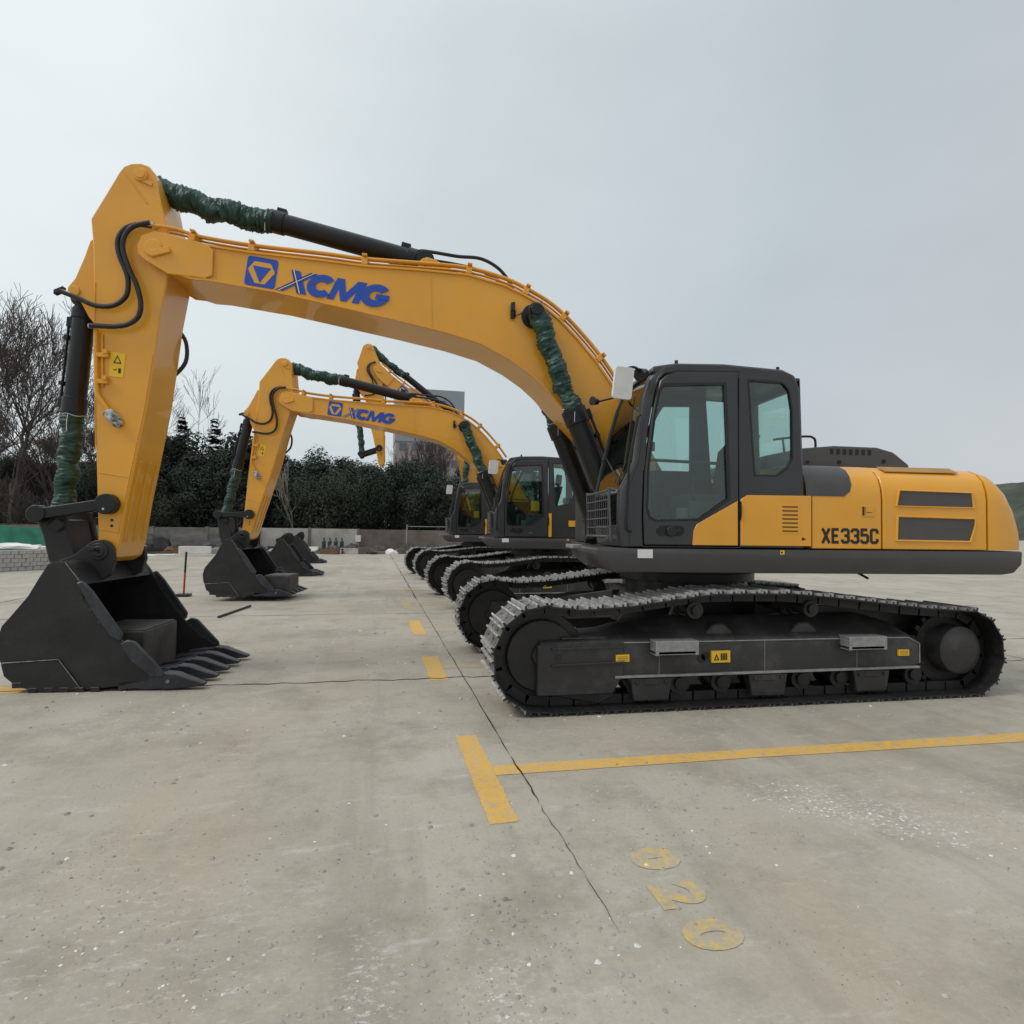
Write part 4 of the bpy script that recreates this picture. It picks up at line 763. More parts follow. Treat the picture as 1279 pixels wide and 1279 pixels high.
    mb = MB(); mb.tube(spline([P(6.12, -.30, 3.42), P(6.115, -.30, 3.2), P(6.10, -.30, 2.90), P(6.085, -.30, 2.78), P(6.03, -.30, 2.70), P(5.96, -.30, 2.60)], 5), .020, 8); mb.tube([P(6.07, -.285, 3.38), P(6.05, -.285, 2.86)], .010, 6); part(st_, 'hydraulic_pipe', mb, ['yellow'], split=True)
    for z in (3.17, 2.91): mb = MB(); mb.obox(P(6.06, -.29, z), (.06, 0, 0), (0, .025, 0), (0, 0, .022)); mb.obox(P(6.02, -.30, z + .03), (.02, 0, 0), (0, .03, 0), (0, 0, .02)); part(st_, 'pipe_clamp', mb, ['yellow'], bevel=.003)
    mb = MB(); sleeve(mb, P(5.985, -.30, 2.62), P(5.87, -.30, 2.48), .045, n=14, seed=5, amp=.5); part(st_, 'wrapped_fitting', mb, ['wrap'])
    mb = MB(); mb.prism([(5.99, 3.21), (5.85, 3.20), (5.87, 2.96), (6.00, 2.97)], -.2745, -.2705); stk = part(st_, 'warning_sticker', mb, ['sticker'])
    mb = MB(); mb.prism([(5.965, 3.10), (5.885, 3.095), (5.925, 3.18)], -.276, -.274, holes=[[(5.95, 3.109), (5.90, 3.107), (5.925, 3.160)]]); mb.box(5.915, 5.89, -.276, -.274, 3.0, 3.05); mb.box(5.96, 5.93, -.276, -.274, 3.03, 3.04); part(st_, 'sticker_print', mb, ['ink'], split=True)
    mb = MB(); mb.cyl(P(5.93, -.274, 1.555), P(5.93, -.270, 1.555), .014, n=8); mb.cyl(P(5.93, -.274, 1.50), P(5.93, -.270, 1.50), .014, n=8); part(st_, 'grease_nipple', mb, ['ink'], split=True)
    # bucket link arms
    for v0, v1 in ((-.36, -.29), (.29, .36)):
        mb = MB(); a0, a1 = (5.95, 1.71), (6.57, 1.605); dd = Vector((a1[0] - a0[0], a1[1] - a0[1])).normalized(); nn = Vector((-dd.y, dd.x))
        pts = [(a0[0] + nn.x * .055, a0[1] + nn.y * .055), (a1[0] + nn.x * .05, a1[1] + nn.y * .05), (a1[0] - nn.x * .05, a1[1] - nn.y * .05), (a0[0] - nn.x * .055, a0[1] - nn.y * .055)]
        mb.prism(pts, v0, v1); mb.cyl(P(5.95, v0 - .015, 1.71), P(5.95, v1 + .015, 1.71), .10, n=24); mb.cyl(P(6.57, v0 - .015, 1.605), P(6.57, v1 + .015, 1.605), .085, n=24); mb.cyl(P(5.96, v0 - .02, 1.66), P(5.96, v0 + .01, 1.66), .02, n=8, mi=1)
        part(root, 'link_arm', mb, ['black_paint', 'chrome'], 'stick', bevel=.008)
    mb = MB()
    for v0, v1 in ((-.27, -.20), (.20, .27)): mb.prism([(6.62, 1.66), (6.37, 1.64), (6.33, 1.40), (6.22, 1.16), (6.22, 1.02), (6.42, 1.02), (6.50, 1.16), (6.56, 1.40), (6.63, 1.58)], v0, v1)
    mb.prism([(6.60, 1.56), (6.39, 1.56), (6.30, 1.16), (6.44, 1.12)], -.20, .20)
    mb.cyl(P(6.42, -.30, 1.50), P(6.42, -.26, 1.50), .065, n=20)
    part(root, 'bucket_link', mb, ['bucket_paint'], 'stick', bevel=.015)
    hyd(root, 'bucket_cylinder', 'stick', P(6.385, 0, 3.80), P(6.53, 0, 1.66), .10, .05, .545, (0, 1.0), seed=3)
    return root

M['vent'] = mat('dark_vent_mesh', (.085, .082, .080), .6, var=.1, bump=.6, bscale=220)
M['guard'] = mat('guard_bar_grey', (.075, .075, .08), .4, var=.15)
M['slot'] = mat('louvre_slot_dark', (.07, .035, .01), .8)
M['wrap'] = mat('black_and_white_tape', (.35, .35, .35), .4, var=.95, scale=28)

def bucket_parts(root, sec=None):
    """bucket shell, ears, cutters and teeth in machine coordinates"""
    prof = [(6.17, 1.15), (6.24, 1.15), (6.31, 1.03), (6.40, .86), (6.53, .69), (6.61, .59), (6.645, .46), (6.63, .32), (6.56, .17), (6.44, .07), (6.25, .015), (5.95, .012), (5.60, .05), (5.28, .115), (5.26, .17), (5.42, .27), (5.60, .45), (5.83, .75), (5.99, 1.02), (6.10, 1.17)]
    mb = MB(); mb.prism(prof, -.70, -.665); mb.prism(prof, .665, .70)
    back = prof[1:14]; n = len(back); inn = []
    for i in range(n):
        a, b = back[max(i - 1, 0)], back[min(i + 1, n - 1)]; d = Vector((b[0] - a[0], b[1] - a[1])).normalized(); nn = Vector((d.y, -d.x)); 
        c = Vector((5.9, .6)) - Vector(back[i]); nn = nn if nn.dot(c) > 0 else -nn; inn.append((back[i][0] + nn.x * .03, back[i][1] + nn.y * .03))
    mb.loft([[P(back[i][0], -.668, back[i][1]), P(back[i][0], .668, back[i][1]), P(inn[i][0], .668, inn[i][1]), P(inn[i][0], -.668, inn[i][1])] for i in range(n)])
    mb.loft([[P(a, -.69, b), P(a, .69, b), P(a - .02, .69, b - .04), P(a - .02, -.69, b - .04)] for a, b in ((6.24, 1.15), (6.20, 1.17), (6.12, 1.165), (6.04, 1.10), (5.985, 1.0))])
    o = part(root, 'bucket_shell' if sec is None else 'bucket', mb, ['bucket_paint'], sec, bevel=.006) if sec is None else part(root, 'bucket', mb, ['bucket_paint'], sec, bevel=.006)
    host = o
    mb = MB()
    for v0, v1 in ((-.345, -.285), (-.20, -.15), (.15, .20), (.285, .345)):
        if abs(v0) > .25 or v1 > .25: mb.prism([(6.34, 1.04), (6.36, 1.16), (6.22, 1.22), (6.11, 1.32), (6.05, 1.355), (5.98, 1.365), (5.91, 1.335), (5.875, 1.27), (5.86, 1.15), (5.90, 1.02), (6.0, .96)], v0, v1)
    mb.cyl(P(6.0, -.37, 1.25), P(6.0, .37, 1.25), .055, n=18); mb.cyl(P(6.0, -.36, 1.25), P(6.0, -.345, 1.25), .085, n=18); mb.obox(P(6.04, -.36, 1.27), (.07, 0, -.02), (0, .01, 0), (0, 0, .025)); part(host, 'hinge_ear', mb, ['bucket_paint'], bevel=.008, split=True)
    mb = MB()
    for s in (-1, 1):
        mb.prism([(6.60, .26), (6.12, .29), (5.92, .02), (6.25, .004), (6.46, .055), (6.57, .15)], s * .712, s * .698)
        for k in range(6): u = 6.50 - k * .13; mb.box(u, u - .08, s * .715, s * .64, .0 + (.045 if k == 0 else 0), .045 + (.05 if k == 0 else 0))
    part(host, 'wear_plate', mb, ['bucket_paint'], bevel=.004, split=True)
    for s in (-1, 1):
        for pts in ([(5.99, .98), (5.93, 1.0), (5.84, .90), (5.58, .52), (5.60, .45), (5.69, .50), (5.84, .72)], [(5.60, .43), (5.54, .47), (5.47, .45), (5.24, .20), (5.22, .13), (5.33, .13), (5.50, .27)]):
            mb = MB(); mb.prism(pts, s * .735, s * .70); sc = part(host, 'side_cutter', mb, ['wear_steel'], bevel=.010)
        for a, b in ((5.90, .85), (5.82, .74), (5.74, .63), (5.52, .38), (5.45, .30), (5.38, .23)): 
            mb = MB(); mb.cyl(P(a + .045, s * .695, b), P(a + .045, s * .722, b), .017, n=8); part(host, 'bolt', mb, ['wear_steel'])
    for s in (-1, 1):
        mb = MB(); mb.tube([P(6.585, s * .713, .268), P(6.12, s * .713, .295), P(5.925, s * .713, .03)], .005, 5); part(host, 'highlight_bead', mb, ['worn_highlight'])  # pale tube draws the highlight along the wear plate edge
        mb = MB(); mb.tube([P(6.10, s * .702, 1.165), P(5.99, s * .702, 1.02), P(5.93, s * .702, .92)], .005, 5); part(host, 'worn_highlight', mb, ['worn_highlight'])  # light line painted as a pale tube on the side plate's front edge
    mb = MB(); mb.tube([P(6.235, -.66, 1.155), P(6.235, .66, 1.155)], .006, 5); part(host, 'top_weld', mb, ['worn_highlight'])
    mb = MB(); mb.prism([(5.62, .085), (5.26, .10), (5.22, .075), (5.26, .045), (5.62, .01)], -.70, .70); part(host, 'lip_plate', mb, ['wear_steel'], bevel=.004)
    for k in range(5):
        v = -.64 + k * .32; mb = MB()
        def rg(u, w, z0, z1): return [P(u, v - w, z0), P(u, v + w, z0), P(u, v + w, z1), P(u, v - w, z1)]
        mb.loft([rg(5.52, .055, .02, .12), rg(5.36, .06, .01, .145), rg(5.24, .062, .015, .15), rg(5.18, .060, .025, .14)])
        mb.loft([rg(5.24, .068, .008, .162), rg(5.13, .064, .015, .150), rg(5.0, .055, .025, .10), rg(4.88, .045, .035, .055)])
        part(host, 'tooth', mb, ['wear_steel'], bevel=.008)
        mb = MB(); mb.cyl(P(5.19, v - .072, .085), P(5.19, v + .072, .085), .018, n=8); part(host, 'tooth_pin', mb, ['worn_highlight'])
    return host

def rot_about(p, ang):
    c = P(p[0], 0, p[1]); return Matrix.Translation(c) @ Matrix.Rotation(ang, 4, 'Y') @ Matrix.Translation(-c)
def pose(root, slew, boom_a=0, stick_a=0, bucket_a=0, with_bucket=True):
    Mx = {'lower': Matrix.Identity(4)}; Mx['upper'] = Matrix.Rotation(slew, 4, 'Z'); Mx['boom'] = Mx['upper'] @ rot_about(FOOT, boom_a)
    Mx['stick'] = Mx['boom'] @ rot_about(PIVOT, stick_a); Mx['bucket'] = Mx['stick'] @ rot_about(BPIN, bucket_a)
    for o in KIDS[root]: o.matrix_local = Mx[SEC[o]]
    inv = Mx['upper'].inverted()
    for v, sd_ in ((-.455, 1), (.455, 2)):
        e_ = inv @ Mx['boom'] @ P(1.80, v, 3.755); o = hyd(root, 'boom_cylinder', 'upper', P(.88, v, 1.50), e_, .115, .055, .56, (0, .99), seed=sd_ + slew * 9, fat=.84); o.matrix_local = Mx['upper']
        
    e_ = Mx['boom'].inverted() @ Mx['stick'] @ P(5.68, 0, 5.0); o = hyd(root, 'stick_cylinder', 'boom', P(2.95, 0, 4.40), e_, .105, .05, .60, (0, 1.03), seed=7 + slew * 5, sag=.03, port=False, fat=1.15); o.matrix_local = Mx['boom']

def copy_machine(src, label, loc, rotz, skip=()):
    r = src.copy(); C.objects.link(r); r.location = loc; r.rotation_euler = (0, 0, rotz); r['label'] = label
    def cp(o, par):
        c = o.copy(); C.objects.link(c); c.parent = par; KIDS.setdefault(par, []).append(c)
        if o in SEC: SEC[c] = SEC[o]
        for k in KIDS.get(o, []):
            if k.name.split('.')[0] not in skip: cp(k, c)
        if o.name.split('.')[0] == 'cab':             # the machines behind have dark cab sides with one narrow yellow strip
            mb = MB(); mb.box(.105, .045, -1.512, -1.505, 1.392, 1.86); part(c, 'yellow_strip', mb, ['yellow'], bevel=.002)
            mb = MB(); mb.box(.42, .25, -1.20, -1.02, 1.90, 2.12); part(c, 'yellow_bag', mb, ['sticker'], bevel=.02)
            mb = MB(); mb.box(-.56, -.30, -1.512, -1.505, 1.60, 1.72); part(c, 'yellow_panel', mb, ['yellow'], bevel=.002)
    for k in list(KIDS[src]):
        if SEC[k] in skip or k.name.split('.')[0] in skip: continue
        cp(k, r)
    return r
A1, B1 = -.0292, -.1078
x1 = build_excavator('large yellow excavator nearest the camera with charcoal cab and bucket resting on the concrete', (3.4193, 6.3632, 0), A1)
bucket_parts(x1, 'bucket')
DARK = ('yellow_door_panel', 'yellow_side_panel', 'louvre', 'louvre_plate')
x2 = copy_machine(x1, 'middle yellow excavator parked just behind the nearest one, bucket on the ground', (3.702, 13.3515, 0), .0539, skip=DARK)
x3 = copy_machine(x1, 'farthest yellow excavator with its raised boom and stick carrying no bucket', (3.55, 20.4, 0), .06, skip=DARK + ('bucket', 'bucket_link'))
pose(x1, B1 - A1)
pose(x2, -.134 - .0539, 0, R(8), R(-8))
pose(x3, -.12, R(31), R(-41))

def spare_bucket(label, loc, rotz):
    r = thing('excavator_bucket', label, 'bucket', loc, rotz, 'detached excavator buckets on the concrete')
    return r
b1 = spare_bucket('detached black excavator bucket on the concrete behind the second machine, the nearer of two', (-2.6, 21.0, 0), .05)
bk = bucket_parts(b1)
def recentre(par, off):
    for k in KIDS[par]: k.location = off
recentre(b1, (5.9, 0, 0))
b2 = spare_bucket('detached black excavator bucket farther back, half hidden by the nearer spare bucket', (-3.05, 28.6, 0), .08)
for k in KIDS[b1]:
    c = k.copy(); C.objects.link(c); c.parent = b2
    for q in KIDS.get(k, []): d_ = q.copy(); C.objects.link(d_); d_.parent = c

# box inside the first bucket
def bucket_box(src, label, slew_m):
    mb = MB(); mb.box(5.52, 6.05, -.45, .28, .09, .50); mb.box(5.53, 6.04, -.44, .27, .50, .515, 1)
    me = mb.mesh('steel_box', ['cardboard', 'frame_paint'], .012)
    o = thing('steel_box', label, 'box', data=me); o.matrix_world = slew_m; return o
def mw(loc, a): return Matrix.Translation(Vector(loc)) @ Matrix.Rotation(a, 4, 'Z')
bucket_box(x1, 'dark stained box lying inside the nearest excavator bucket', mw((3.4193, 6.3632, 0), B1))
bucket_box(x2, 'dark stained box lying inside the second excavator bucket', mw((3.702, 13.3515, 0), -.134) @ Matrix.Translation((.12, 0, 0)))
#BACKGROUND
# ------------------------------------------------------------------ trees
M['leaf'] = mat('dark_evergreen_leaf', (.022, .037, .022), .75, var=.6, scale=.6)
M['leaf3'] = mat('mid_green_leaf', (.034, .054, .028), .75, var=.5, scale=.6)
M['leaf4'] = mat('blackish_green_leaf', (.015, .026, .018), .75, var=.5, scale=.6)
M['leaf2'] = mat('olive_green_leaf', (.026, .038, .017), .7, var=.5, scale=.9)
M['needle'] = mat('conifer_needle', (.018, .030, .024), .7, var=.4, scale=1.5)
M['bark'] = mat('grey_brown_bark', (.060, .050, .042), .9, var=.3, scale=5)
M['twig'] = mat('bare_twig', (.070, .058, .050), .9, var=.3, scale=3)
M['pale_twig'] = mat('pale_dry_twig', (.20, .18, .155), .9, var=.3, scale=3)
def crown_mesh(seed, h, r, n, m, ls=.22):
    rnd = random.Random(seed); mb = MB(); lobes = [(Vector((0, 0, h * .55)), r * .8, h * .42)]
    for k in range(13):
        a = rnd.uniform(0, 6.28); q = rnd.uniform(.25, .8) * r; lobes.append((Vector((q * math.cos(a), q * math.sin(a), h * rnd.uniform(.18, .86))), r * rnd.uniform(.28, .5), h * rnd.uniform(.10, .19)))
    for i in range(n):
        c, rx, rz = lobes[0] if rnd.random() < .16 else rnd.choice(lobes)
        d = Vector((rnd.gauss(0, 1), rnd.gauss(0, 1), rnd.gauss(0, 1))).normalized(); s_ = rnd.uniform(.72, 1.08)
        p = c + Vector((d.x * rx, d.y * rx, d.z * rz)) * s_
        nn = (d + Vector((rnd.gauss(0, .5), rnd.gauss(0, .5), rnd.gauss(0, .5) + .3))).normalized(); a = nn.orthogonal().normalized(); b = nn.cross(a); t = rnd.uniform(0, 6.28)
        a, b = a * math.cos(t) + b * math.sin(t), b * math.cos(t) - a * math.sin(t); l_ = ls * rnd.uniform(.5, 1.3)
        mb.add([p - a * l_, p + b * l_ * .45 + nn * .03, p + a * l_, p - b * l_ * .45], [(0, 1, 2, 3)])
    return mb.mesh('crown', [m], smooth=False)
def trunk_mesh(h, r):
    mb = MB(); mb.tube([(0, 0, -.3), (.05, 0, h * .3), (-.05, .08, h * .6), (0, 0, h * .85)], [r, r * .8, r * .5, r * .2], 7)
    for a in range(5): mb.tube([(0, 0, h * (.25 + .1 * a)), (math.cos(a * 2.4) * h * .12, math.sin(a * 2.4) * h * .12, h * (.38 + .1 * a)), (math.cos(a * 2.4) * h * .2, math.sin(a * 2.4) * h * .2, h * (.5 + .09 * a))], [r * .4, r * .25, r * .1], 5)
    return mb.mesh('trunk', ['bark'])
def bare_mesh(seed, h, spread=.55, m='twig', depth=7, r0=None, lean=.05, stems=1):
    rnd = random.Random(seed); mb = MB(); r0 = r0 or h * .012
    def grow(p, d, L_, r, k):
        pts = [p]; rs = [r]; n = 4 if k > 2 else 3
        for i in range(n):
            d = (d + Vector((rnd.gauss(0, .10), rnd.gauss(0, .10), rnd.gauss(.05, .06)))).normalized(); pts.append(pts[-1] + d * L_ / n); rs.append(r * (1 - .45 * (i + 1) / n))
        mb.tube(pts, [max(q, .0105) for q in rs], 5 if k > 3 else 3, cap=False)
        if k <= 0: return
        nb = rnd.choice((2, 3, 3)) if k > 1 else rnd.choice((2, 3))
        for j in range(nb):
            i = rnd.randint(max(1, n - 2), n) if j else n
            a = d.orthogonal().normalized(); b = d.cross(a); t = rnd.uniform(0, 6.28); sp = spread * rnd.uniform(.5, 1.2) * (.55 if j == 0 else 1)
            nd = (d + (a * math.cos(t) + b * math.sin(t)) * sp + Vector((0, 0, .10))).normalized(); grow(pts[i], nd, L_ * rnd.uniform(.66, .86), rs[i] * rnd.uniform(.6, .85), k - 1)
        if k > 2 and rnd.random() < .7:
            a = d.orthogonal().normalized(); b = d.cross(a); t = rnd.uniform(0, 6.28); grow(pts[2], (d * .6 + (a * math.cos(t) + b * math.sin(t)) * .8).normalized(), L_ * .55, rs[2] * .4, k - 2)
    for s_ in range(stems): grow(Vector((rnd.gauss(0, .1) * (stems > 1), rnd.gauss(0, .1) * (stems > 1), -.2)), Vector((rnd.gauss(0, lean) + (rnd.gauss(0, .3) if stems > 1 else 0), rnd.gauss(0, lean), 1)).normalized(), h * .25, r0, depth)
    zs = max(v[2] for v in mb.v); k_ = h / zs; mb.v = [(a * k_, b * k_, c * k_) for a, b, c in mb.v]
    return mb.mesh('branches', [m], smooth=False)
def conifer_mesh(seed, h, r):
    rnd = random.Random(seed); mb = MB()
    for i in range(46):
        z = h * (.1 + .88 * i / 46) + rnd.uniform(-.15, .15); rad = r * (1 - i / 47) * rnd.uniform(.75, 1.15)
        for k in range(15):
            a = rnd.uniform(0, 6.28); d = Vector((math.cos(a), math.sin(a), rnd.uniform(-.35, .35))); rad = r * (1 - i / 47) ** .9 * rnd.uniform(.45, 1.25); s_ = d.cross(Vector((0, 0, 1))).normalized()
            for q in range(4):
                t0 = rad * q / 4; t1 = rad * (q + 1.4) / 4; w = .10 + .12 * (1 - q / 4); p = Vector((0, 0, z)) + d * t0; e_ = Vector((0, 0, z)) + d * t1
                mb.add([p, p + s_ * w * rnd.uniform(.6, 1.5) + d * .1, e_ + Vector((0, 0, .04)), p - s_ * w * rnd.uniform(.6, 1.5) + d * .1 - Vector((0, 0, .08))], [(0, 1, 2, 3)])
    return mb.mesh('crown', ['needle'], smooth=False)
CR = [crown_mesh(11 + i, 7.5, (2.3, 1.9, 2.5, 1.7, 2.2)[i], 12000, ('leaf', 'leaf4', 'leaf3', 'leaf', 'leaf4')[i], (.13, .16, .10, .12, .14)[i]) for i in range(5)]; CO = [crown_mesh(31 + i, 7.5, 2.6, 9000, 'leaf2', .14) for i in range(2)]
TR = trunk_mesh(6.5, .13)
def tree(name, label, group, x, y, s, crown, rz, trunk=TR, cat='tree', z=0, sz=None):
    t = thing(name, label, cat, (x, y, z), rz, group); t.scale = (s, s, sz or s)
    if trunk: link('trunk', trunk, t)
    link('crown' if crown.name.startswith('crown') else 'branches', crown, t); return t
rnd = random.Random(5)
GT = 'dark evergreen trees massed behind the boundary wall'
for row, (yy, hh) in enumerate(((43.6, .80), (46.8, .97), (50.5, 1.08))):
    n = 15
    for i in range(n):
        x = -17.5 + 29.5 * (i + .5 * (row % 2)) / n + rnd.uniform(-.4, .4); s_ = hh * rnd.uniform(.84, 1.07)
        if x > 1: s_ *= .90
        if x < -14 and row == 0: s_ *= .8
        tree('evergreen_tree', ('dark bushy evergreen tree in the front row just behind the boundary wall', 'dark bushy evergreen tree in the middle row behind the boundary wall', 'dark bushy evergreen tree in the back row, only its top showing')[row], GT, x, yy + rnd.uniform(-.7, .7), s_, CR[rnd.randrange(5)], rnd.uniform(0, 6.28), sz=s_ * rnd.uniform(.90, 1.08))
tree('olive_tree', 'olive green rounded tree paler than its neighbours behind the wall, left of the second bucket', None, -12.8, 42.2, .50, CO[0], .4)
tree('olive_tree', 'pale green spreading tree behind the wall under the second boom', None, -3.2, 42.3, .62, CO[1], 1.4)
K1 = conifer_mesh(1, 10.6, 2.7); K2 = conifer_mesh(2, 10.8, 2.5)
tree('conifer_tree', 'spiky conifer rising above the evergreens, the left one of two', None, -15.0, 53, 1.0, K1, 0)
tree('conifer_tree', 'spiky conifer rising above the evergreens, the right one nearer the second boom', None, -12.7, 53.5, .99, K2, 2)
B = [bare_mesh(101, 15.5, .62, depth=7, r0=.26), bare_mesh(102, 13.5, .66, depth=7, r0=.22, lean=.12), bare_mesh(103, 12, .62, depth=7, r0=.17, stems=2)]
tree('bare_tree', 'tallest leafless tree at the left edge of the yard, behind the green netting', None, -21.6, 43.5, 1.08, B[0], .3, None, z=.6)
tree('bare_tree', 'leafless tree leaning at the far left edge of the picture', None, -23.6, 42.5, 1.1, B[1], 2.1, None, z=.6)
tree('bare_tree', 'many-stemmed leafless tree just left of the nearest stick', None, -18.9, 44.5, 1.08, B[2], 1.1, None, z=.6)
tree('bare_tree', 'leafless tree seen between the first bucket cylinder and the stick', None, -17.3, 46.5, .82, B[1], 4.2, None, z=.6)
tree('bare_tree', 'thin pale leafless tree right of the nearest stick, above the evergreens', None, -15.6, 54, 1.02, bare_mesh(105, 15, .5, depth=6, r0=.09), .5, None)
tree('bare_tree', 'slender leafless sapling with pale stems in front of the evergreens', None, -5.0, 41.6, 1.0, bare_mesh(106, 6.2, .32, 'pale_twig', 5, .04), .5, None)
tree('bare_tree', 'leafless tree in front of the tall building, left of two', None, 4.6, 60, 1.0, bare_mesh(107, 11.3, .4, depth=7, r0=.09), .5, None)
tree('bare_tree', 'leafless tree in front of the tall building, right of two', None, 6.6, 61, 1.0, bare_mesh(108, 10.8, .4, depth=7, r0=.09), .5, None)
# brown hillside at the left with dry brush
M['hill'] = mat('dry_brown_hillside', (.085, .074, .050), .95, var=.55, scale=.5, bump=.5, bscale=3)
M['far_hill'] = mat('wooded_far_hillside', (.040, .052, .036), .95, var=.6, scale=.06, bump=.5, bscale=.4)
def terrain(name, x0, x1, y0, y1, nx, ny, f, m):
    mb = MB(); mb.add([(x0 + (x1 - x0) * i / nx, y0 + (y1 - y0) * j / ny, f(x0 + (x1 - x0) * i / nx, y0 + (y1 - y0) * j / ny)) for j in range(ny + 1) for i in range(nx + 1)],
                      [(j * (nx + 1) + i, j * (nx + 1) + i + 1, (j + 1) * (nx + 1) + i + 1, (j + 1) * (nx + 1) + i) for j in range(ny) for i in range(nx)]); struct(name, mb.mesh(name, [m]))
def sm(a, b, x): t = min(1, max(0, (x - a) / (b - a))); return t * t * (3 - 2 * t)
hf = lambda x, y: -.3 + (6.6 * sm(41.5, 53, y) * (1 - sm(-19.5, -14.5, x)) + 1.8 * sm(60, 72, y)) * (1 - .6 * sm(64, 90, y)) + .5 * noise.noise(Vector((x * .35, y * .35, 0))) * sm(41.5, 44, y)
terrain('hillside', -70, 16, 41.2, 95, 86, 54, hf, 'hill')
def ff(x, y):
    r = x * .6 + y * .5
    return -2 + 37 * sm(0, 1, (x - 280) / 130) * sm(150, 330, y + x * .2) * (1 + .12 * noise.noise(Vector((x * .012, y * .012, 2)))) * (1 - .25 * sm(500, 900, x)) + 3 * noise.noise(Vector((x * .08, y * .08, 5)))
terrain('distant_hill', 180, 1300, 150, 900, 110, 75, ff, 'far_hill')
BB = [bare_mesh(201 + i, 3.2, .7, 'pale_twig' if i else 'twig', 5, .035, stems=5) for i in range(3)]
for i in range(34):
    x = -32 + 17.5 * rnd.random(); y = 42.2 + 10 * rnd.random()
    tree('dry_shrub', 'leafless dry shrub on the brown hillside behind the green netting', 'dry shrubs on the hillside', x, y, rnd.uniform(.6, 1.15), BB[i % 3], rnd.uniform(0, 6), None, 'shrub', hf(x, y) - .1)
for i, (x, y, s_) in enumerate(((-20.5, 41.6, .34), (-18.4, 41.8, .30), (-22.6, 42.3, .42), (-16.7, 42.4, .33), (-24.8, 43, .45), (-19.6, 45, .42), (-23.5, 47.5, .5), (-16.4, 46, .5))):
    tree('evergreen_shrub', 'low olive green shrub at the foot of the brown hillside', 'green shrubs at the foot of the hillside', x, y, s_, CO[i % 2], i, None, 'shrub', hf(x, y) - .2)
# ------------------------------------------------------------------ boundary wall, net, block stack, clutter
M['wall_a'] = mat('stained_grey_wall', (.20, .185, .165), .9, var=.35, scale=1.2, dust=.5, dustcol=(.36, .34, .31), bump=.2, stretch=(1, 1, 2))
M['wall_b'] = mat('whitewashed_wall', (.44, .42, .38), .9, var=.25, scale=1.0, dust=.5, dustcol=(.25, .22, .19), bump=.2)
M['wall_c'] = mat('brown_wall', (.17, .14, .12), .9, var=.3, scale=1.0, dust=.3, dustcol=(.3, .27, .24), bump=.2)
M['debris'] = mat('dark_soil_and_litter', (.055, .046, .038), .95, var=.7, scale=2.5, dust=.6, dustcol=(.25, .23, .20), bump=.5)
M['net'] = mat('green_netting', (.04, .23, .15), .7, var=.35, scale=2.2, bump=.4, bscale=12)
M['block'] = mat('concrete_block', (.36, .35, .33), .9, var=.35, scale=2.5, dust=.3)
M['sheet'] = mat('white_sheet', (.72, .71, .68), .7, var=.12, scale=3)
M['tarp'] = mat('black_tarpaulin', (.022, .022, .024), .5, var=.3, bump=.4, bscale=8)
M['rust'] = mat('rusty_brown', (.13, .07, .04), .8, var=.4, scale=6)
M['tankgreen'] = mat('dark_green_cylinder', (.02, .05, .04), .45)
M['bluebag'] = mat('blue_bag', (.05, .12, .30), .6, var=.3)
wl = thing('boundary_wall', 'long low concrete wall of stained and whitewashed panels along the far side of the yard', 'wall', (0, 0, 0))
xw = -34.0; k = 0
while xw < 14:
    w_ = 3.0; mb = MB(); m = 'wall_b' if -9 < xw < -3.2 else ('wall_c' if xw >= -3.2 else 'wall_a'); y0 = 40.8 + .1 * noise.noise(Vector((xw, 0, 0)))
    h_ = 1.50 + .06 * noise.noise(Vector((xw * .8, 3, 0)))
    mb.add([(x, y, z) for x in (xw + .03, xw + w_ - .03) for y in (y0, y0 + .12) for z in (0, h_)], [(0, 1, 3, 2), (4, 6, 7, 5), (0, 4, 5, 1), (2, 3, 7, 6), (0, 2, 6, 4), (1, 5, 7, 3)]); part(wl, 'wall_panel', mb, [m], bevel=.01)
    mb = MB(); mb.add([(x, y, z) for x in (xw - .09, xw + .09) for y in (y0 - .06, y0 + .2) for z in (0, h_ + .05)], [(0, 1, 3, 2), (4, 6, 7, 5), (0, 4, 5, 1), (2, 3, 7, 6), (0, 2, 6, 4), (1, 5, 7, 3)]); part(wl, 'wall_post', mb, ['wall_c' if xw > -9 else 'wall_a'], bevel=.01)
    xw += w_; k += 1
def bar(name, label, cat, p0, p1, r, m, group=None): mb = MB(); mb.cyl(p0, p1, r, n=8); o = thing(name, label, cat, group=group, data=mb.mesh(name, [m])); return o
bar('lamp_pole', 'thin pale steel pole standing by the far wall left of the farthest excavator', 'pole', (2.0, 39.4, 0), (2.0, 39.4, 1.85), .035, 'alu')
bar('lamp_pole', 'dark thin pole by the far wall behind the second bucket', 'pole', (-6.9, 40.4, 0), (-6.9, 40.4, 4.0), .05, 'black_paint')
bar('fence_rail', 'thin horizontal rail running right from the pale steel pole', 'rail', (2.0, 39.4, 1.72), (6.5, 39.6, 1.72), .02, 'alu')
for i in range(4):
    x = -3.05 + i * .36; mb = MB(); mb.cyl((x, 39.9, 0), (x, 39.9, .72), .12, n=12); mb.cyl((x, 39.9, .72), (x, 39.9, .84), .12, .05, n=12); mb.cyl((x, 39.9, .84), (x, 39.9, .95), .05, n=8)
    thing('gas_cylinder', ('leftmost', 'second from left', 'third from left', 'rightmost')[i] + ' dark green gas cylinder of the row against the far wall', 'gas cylinder', group='gas cylinders against the far wall', data=mb.mesh('gas_cylinder', ['tankgreen']))
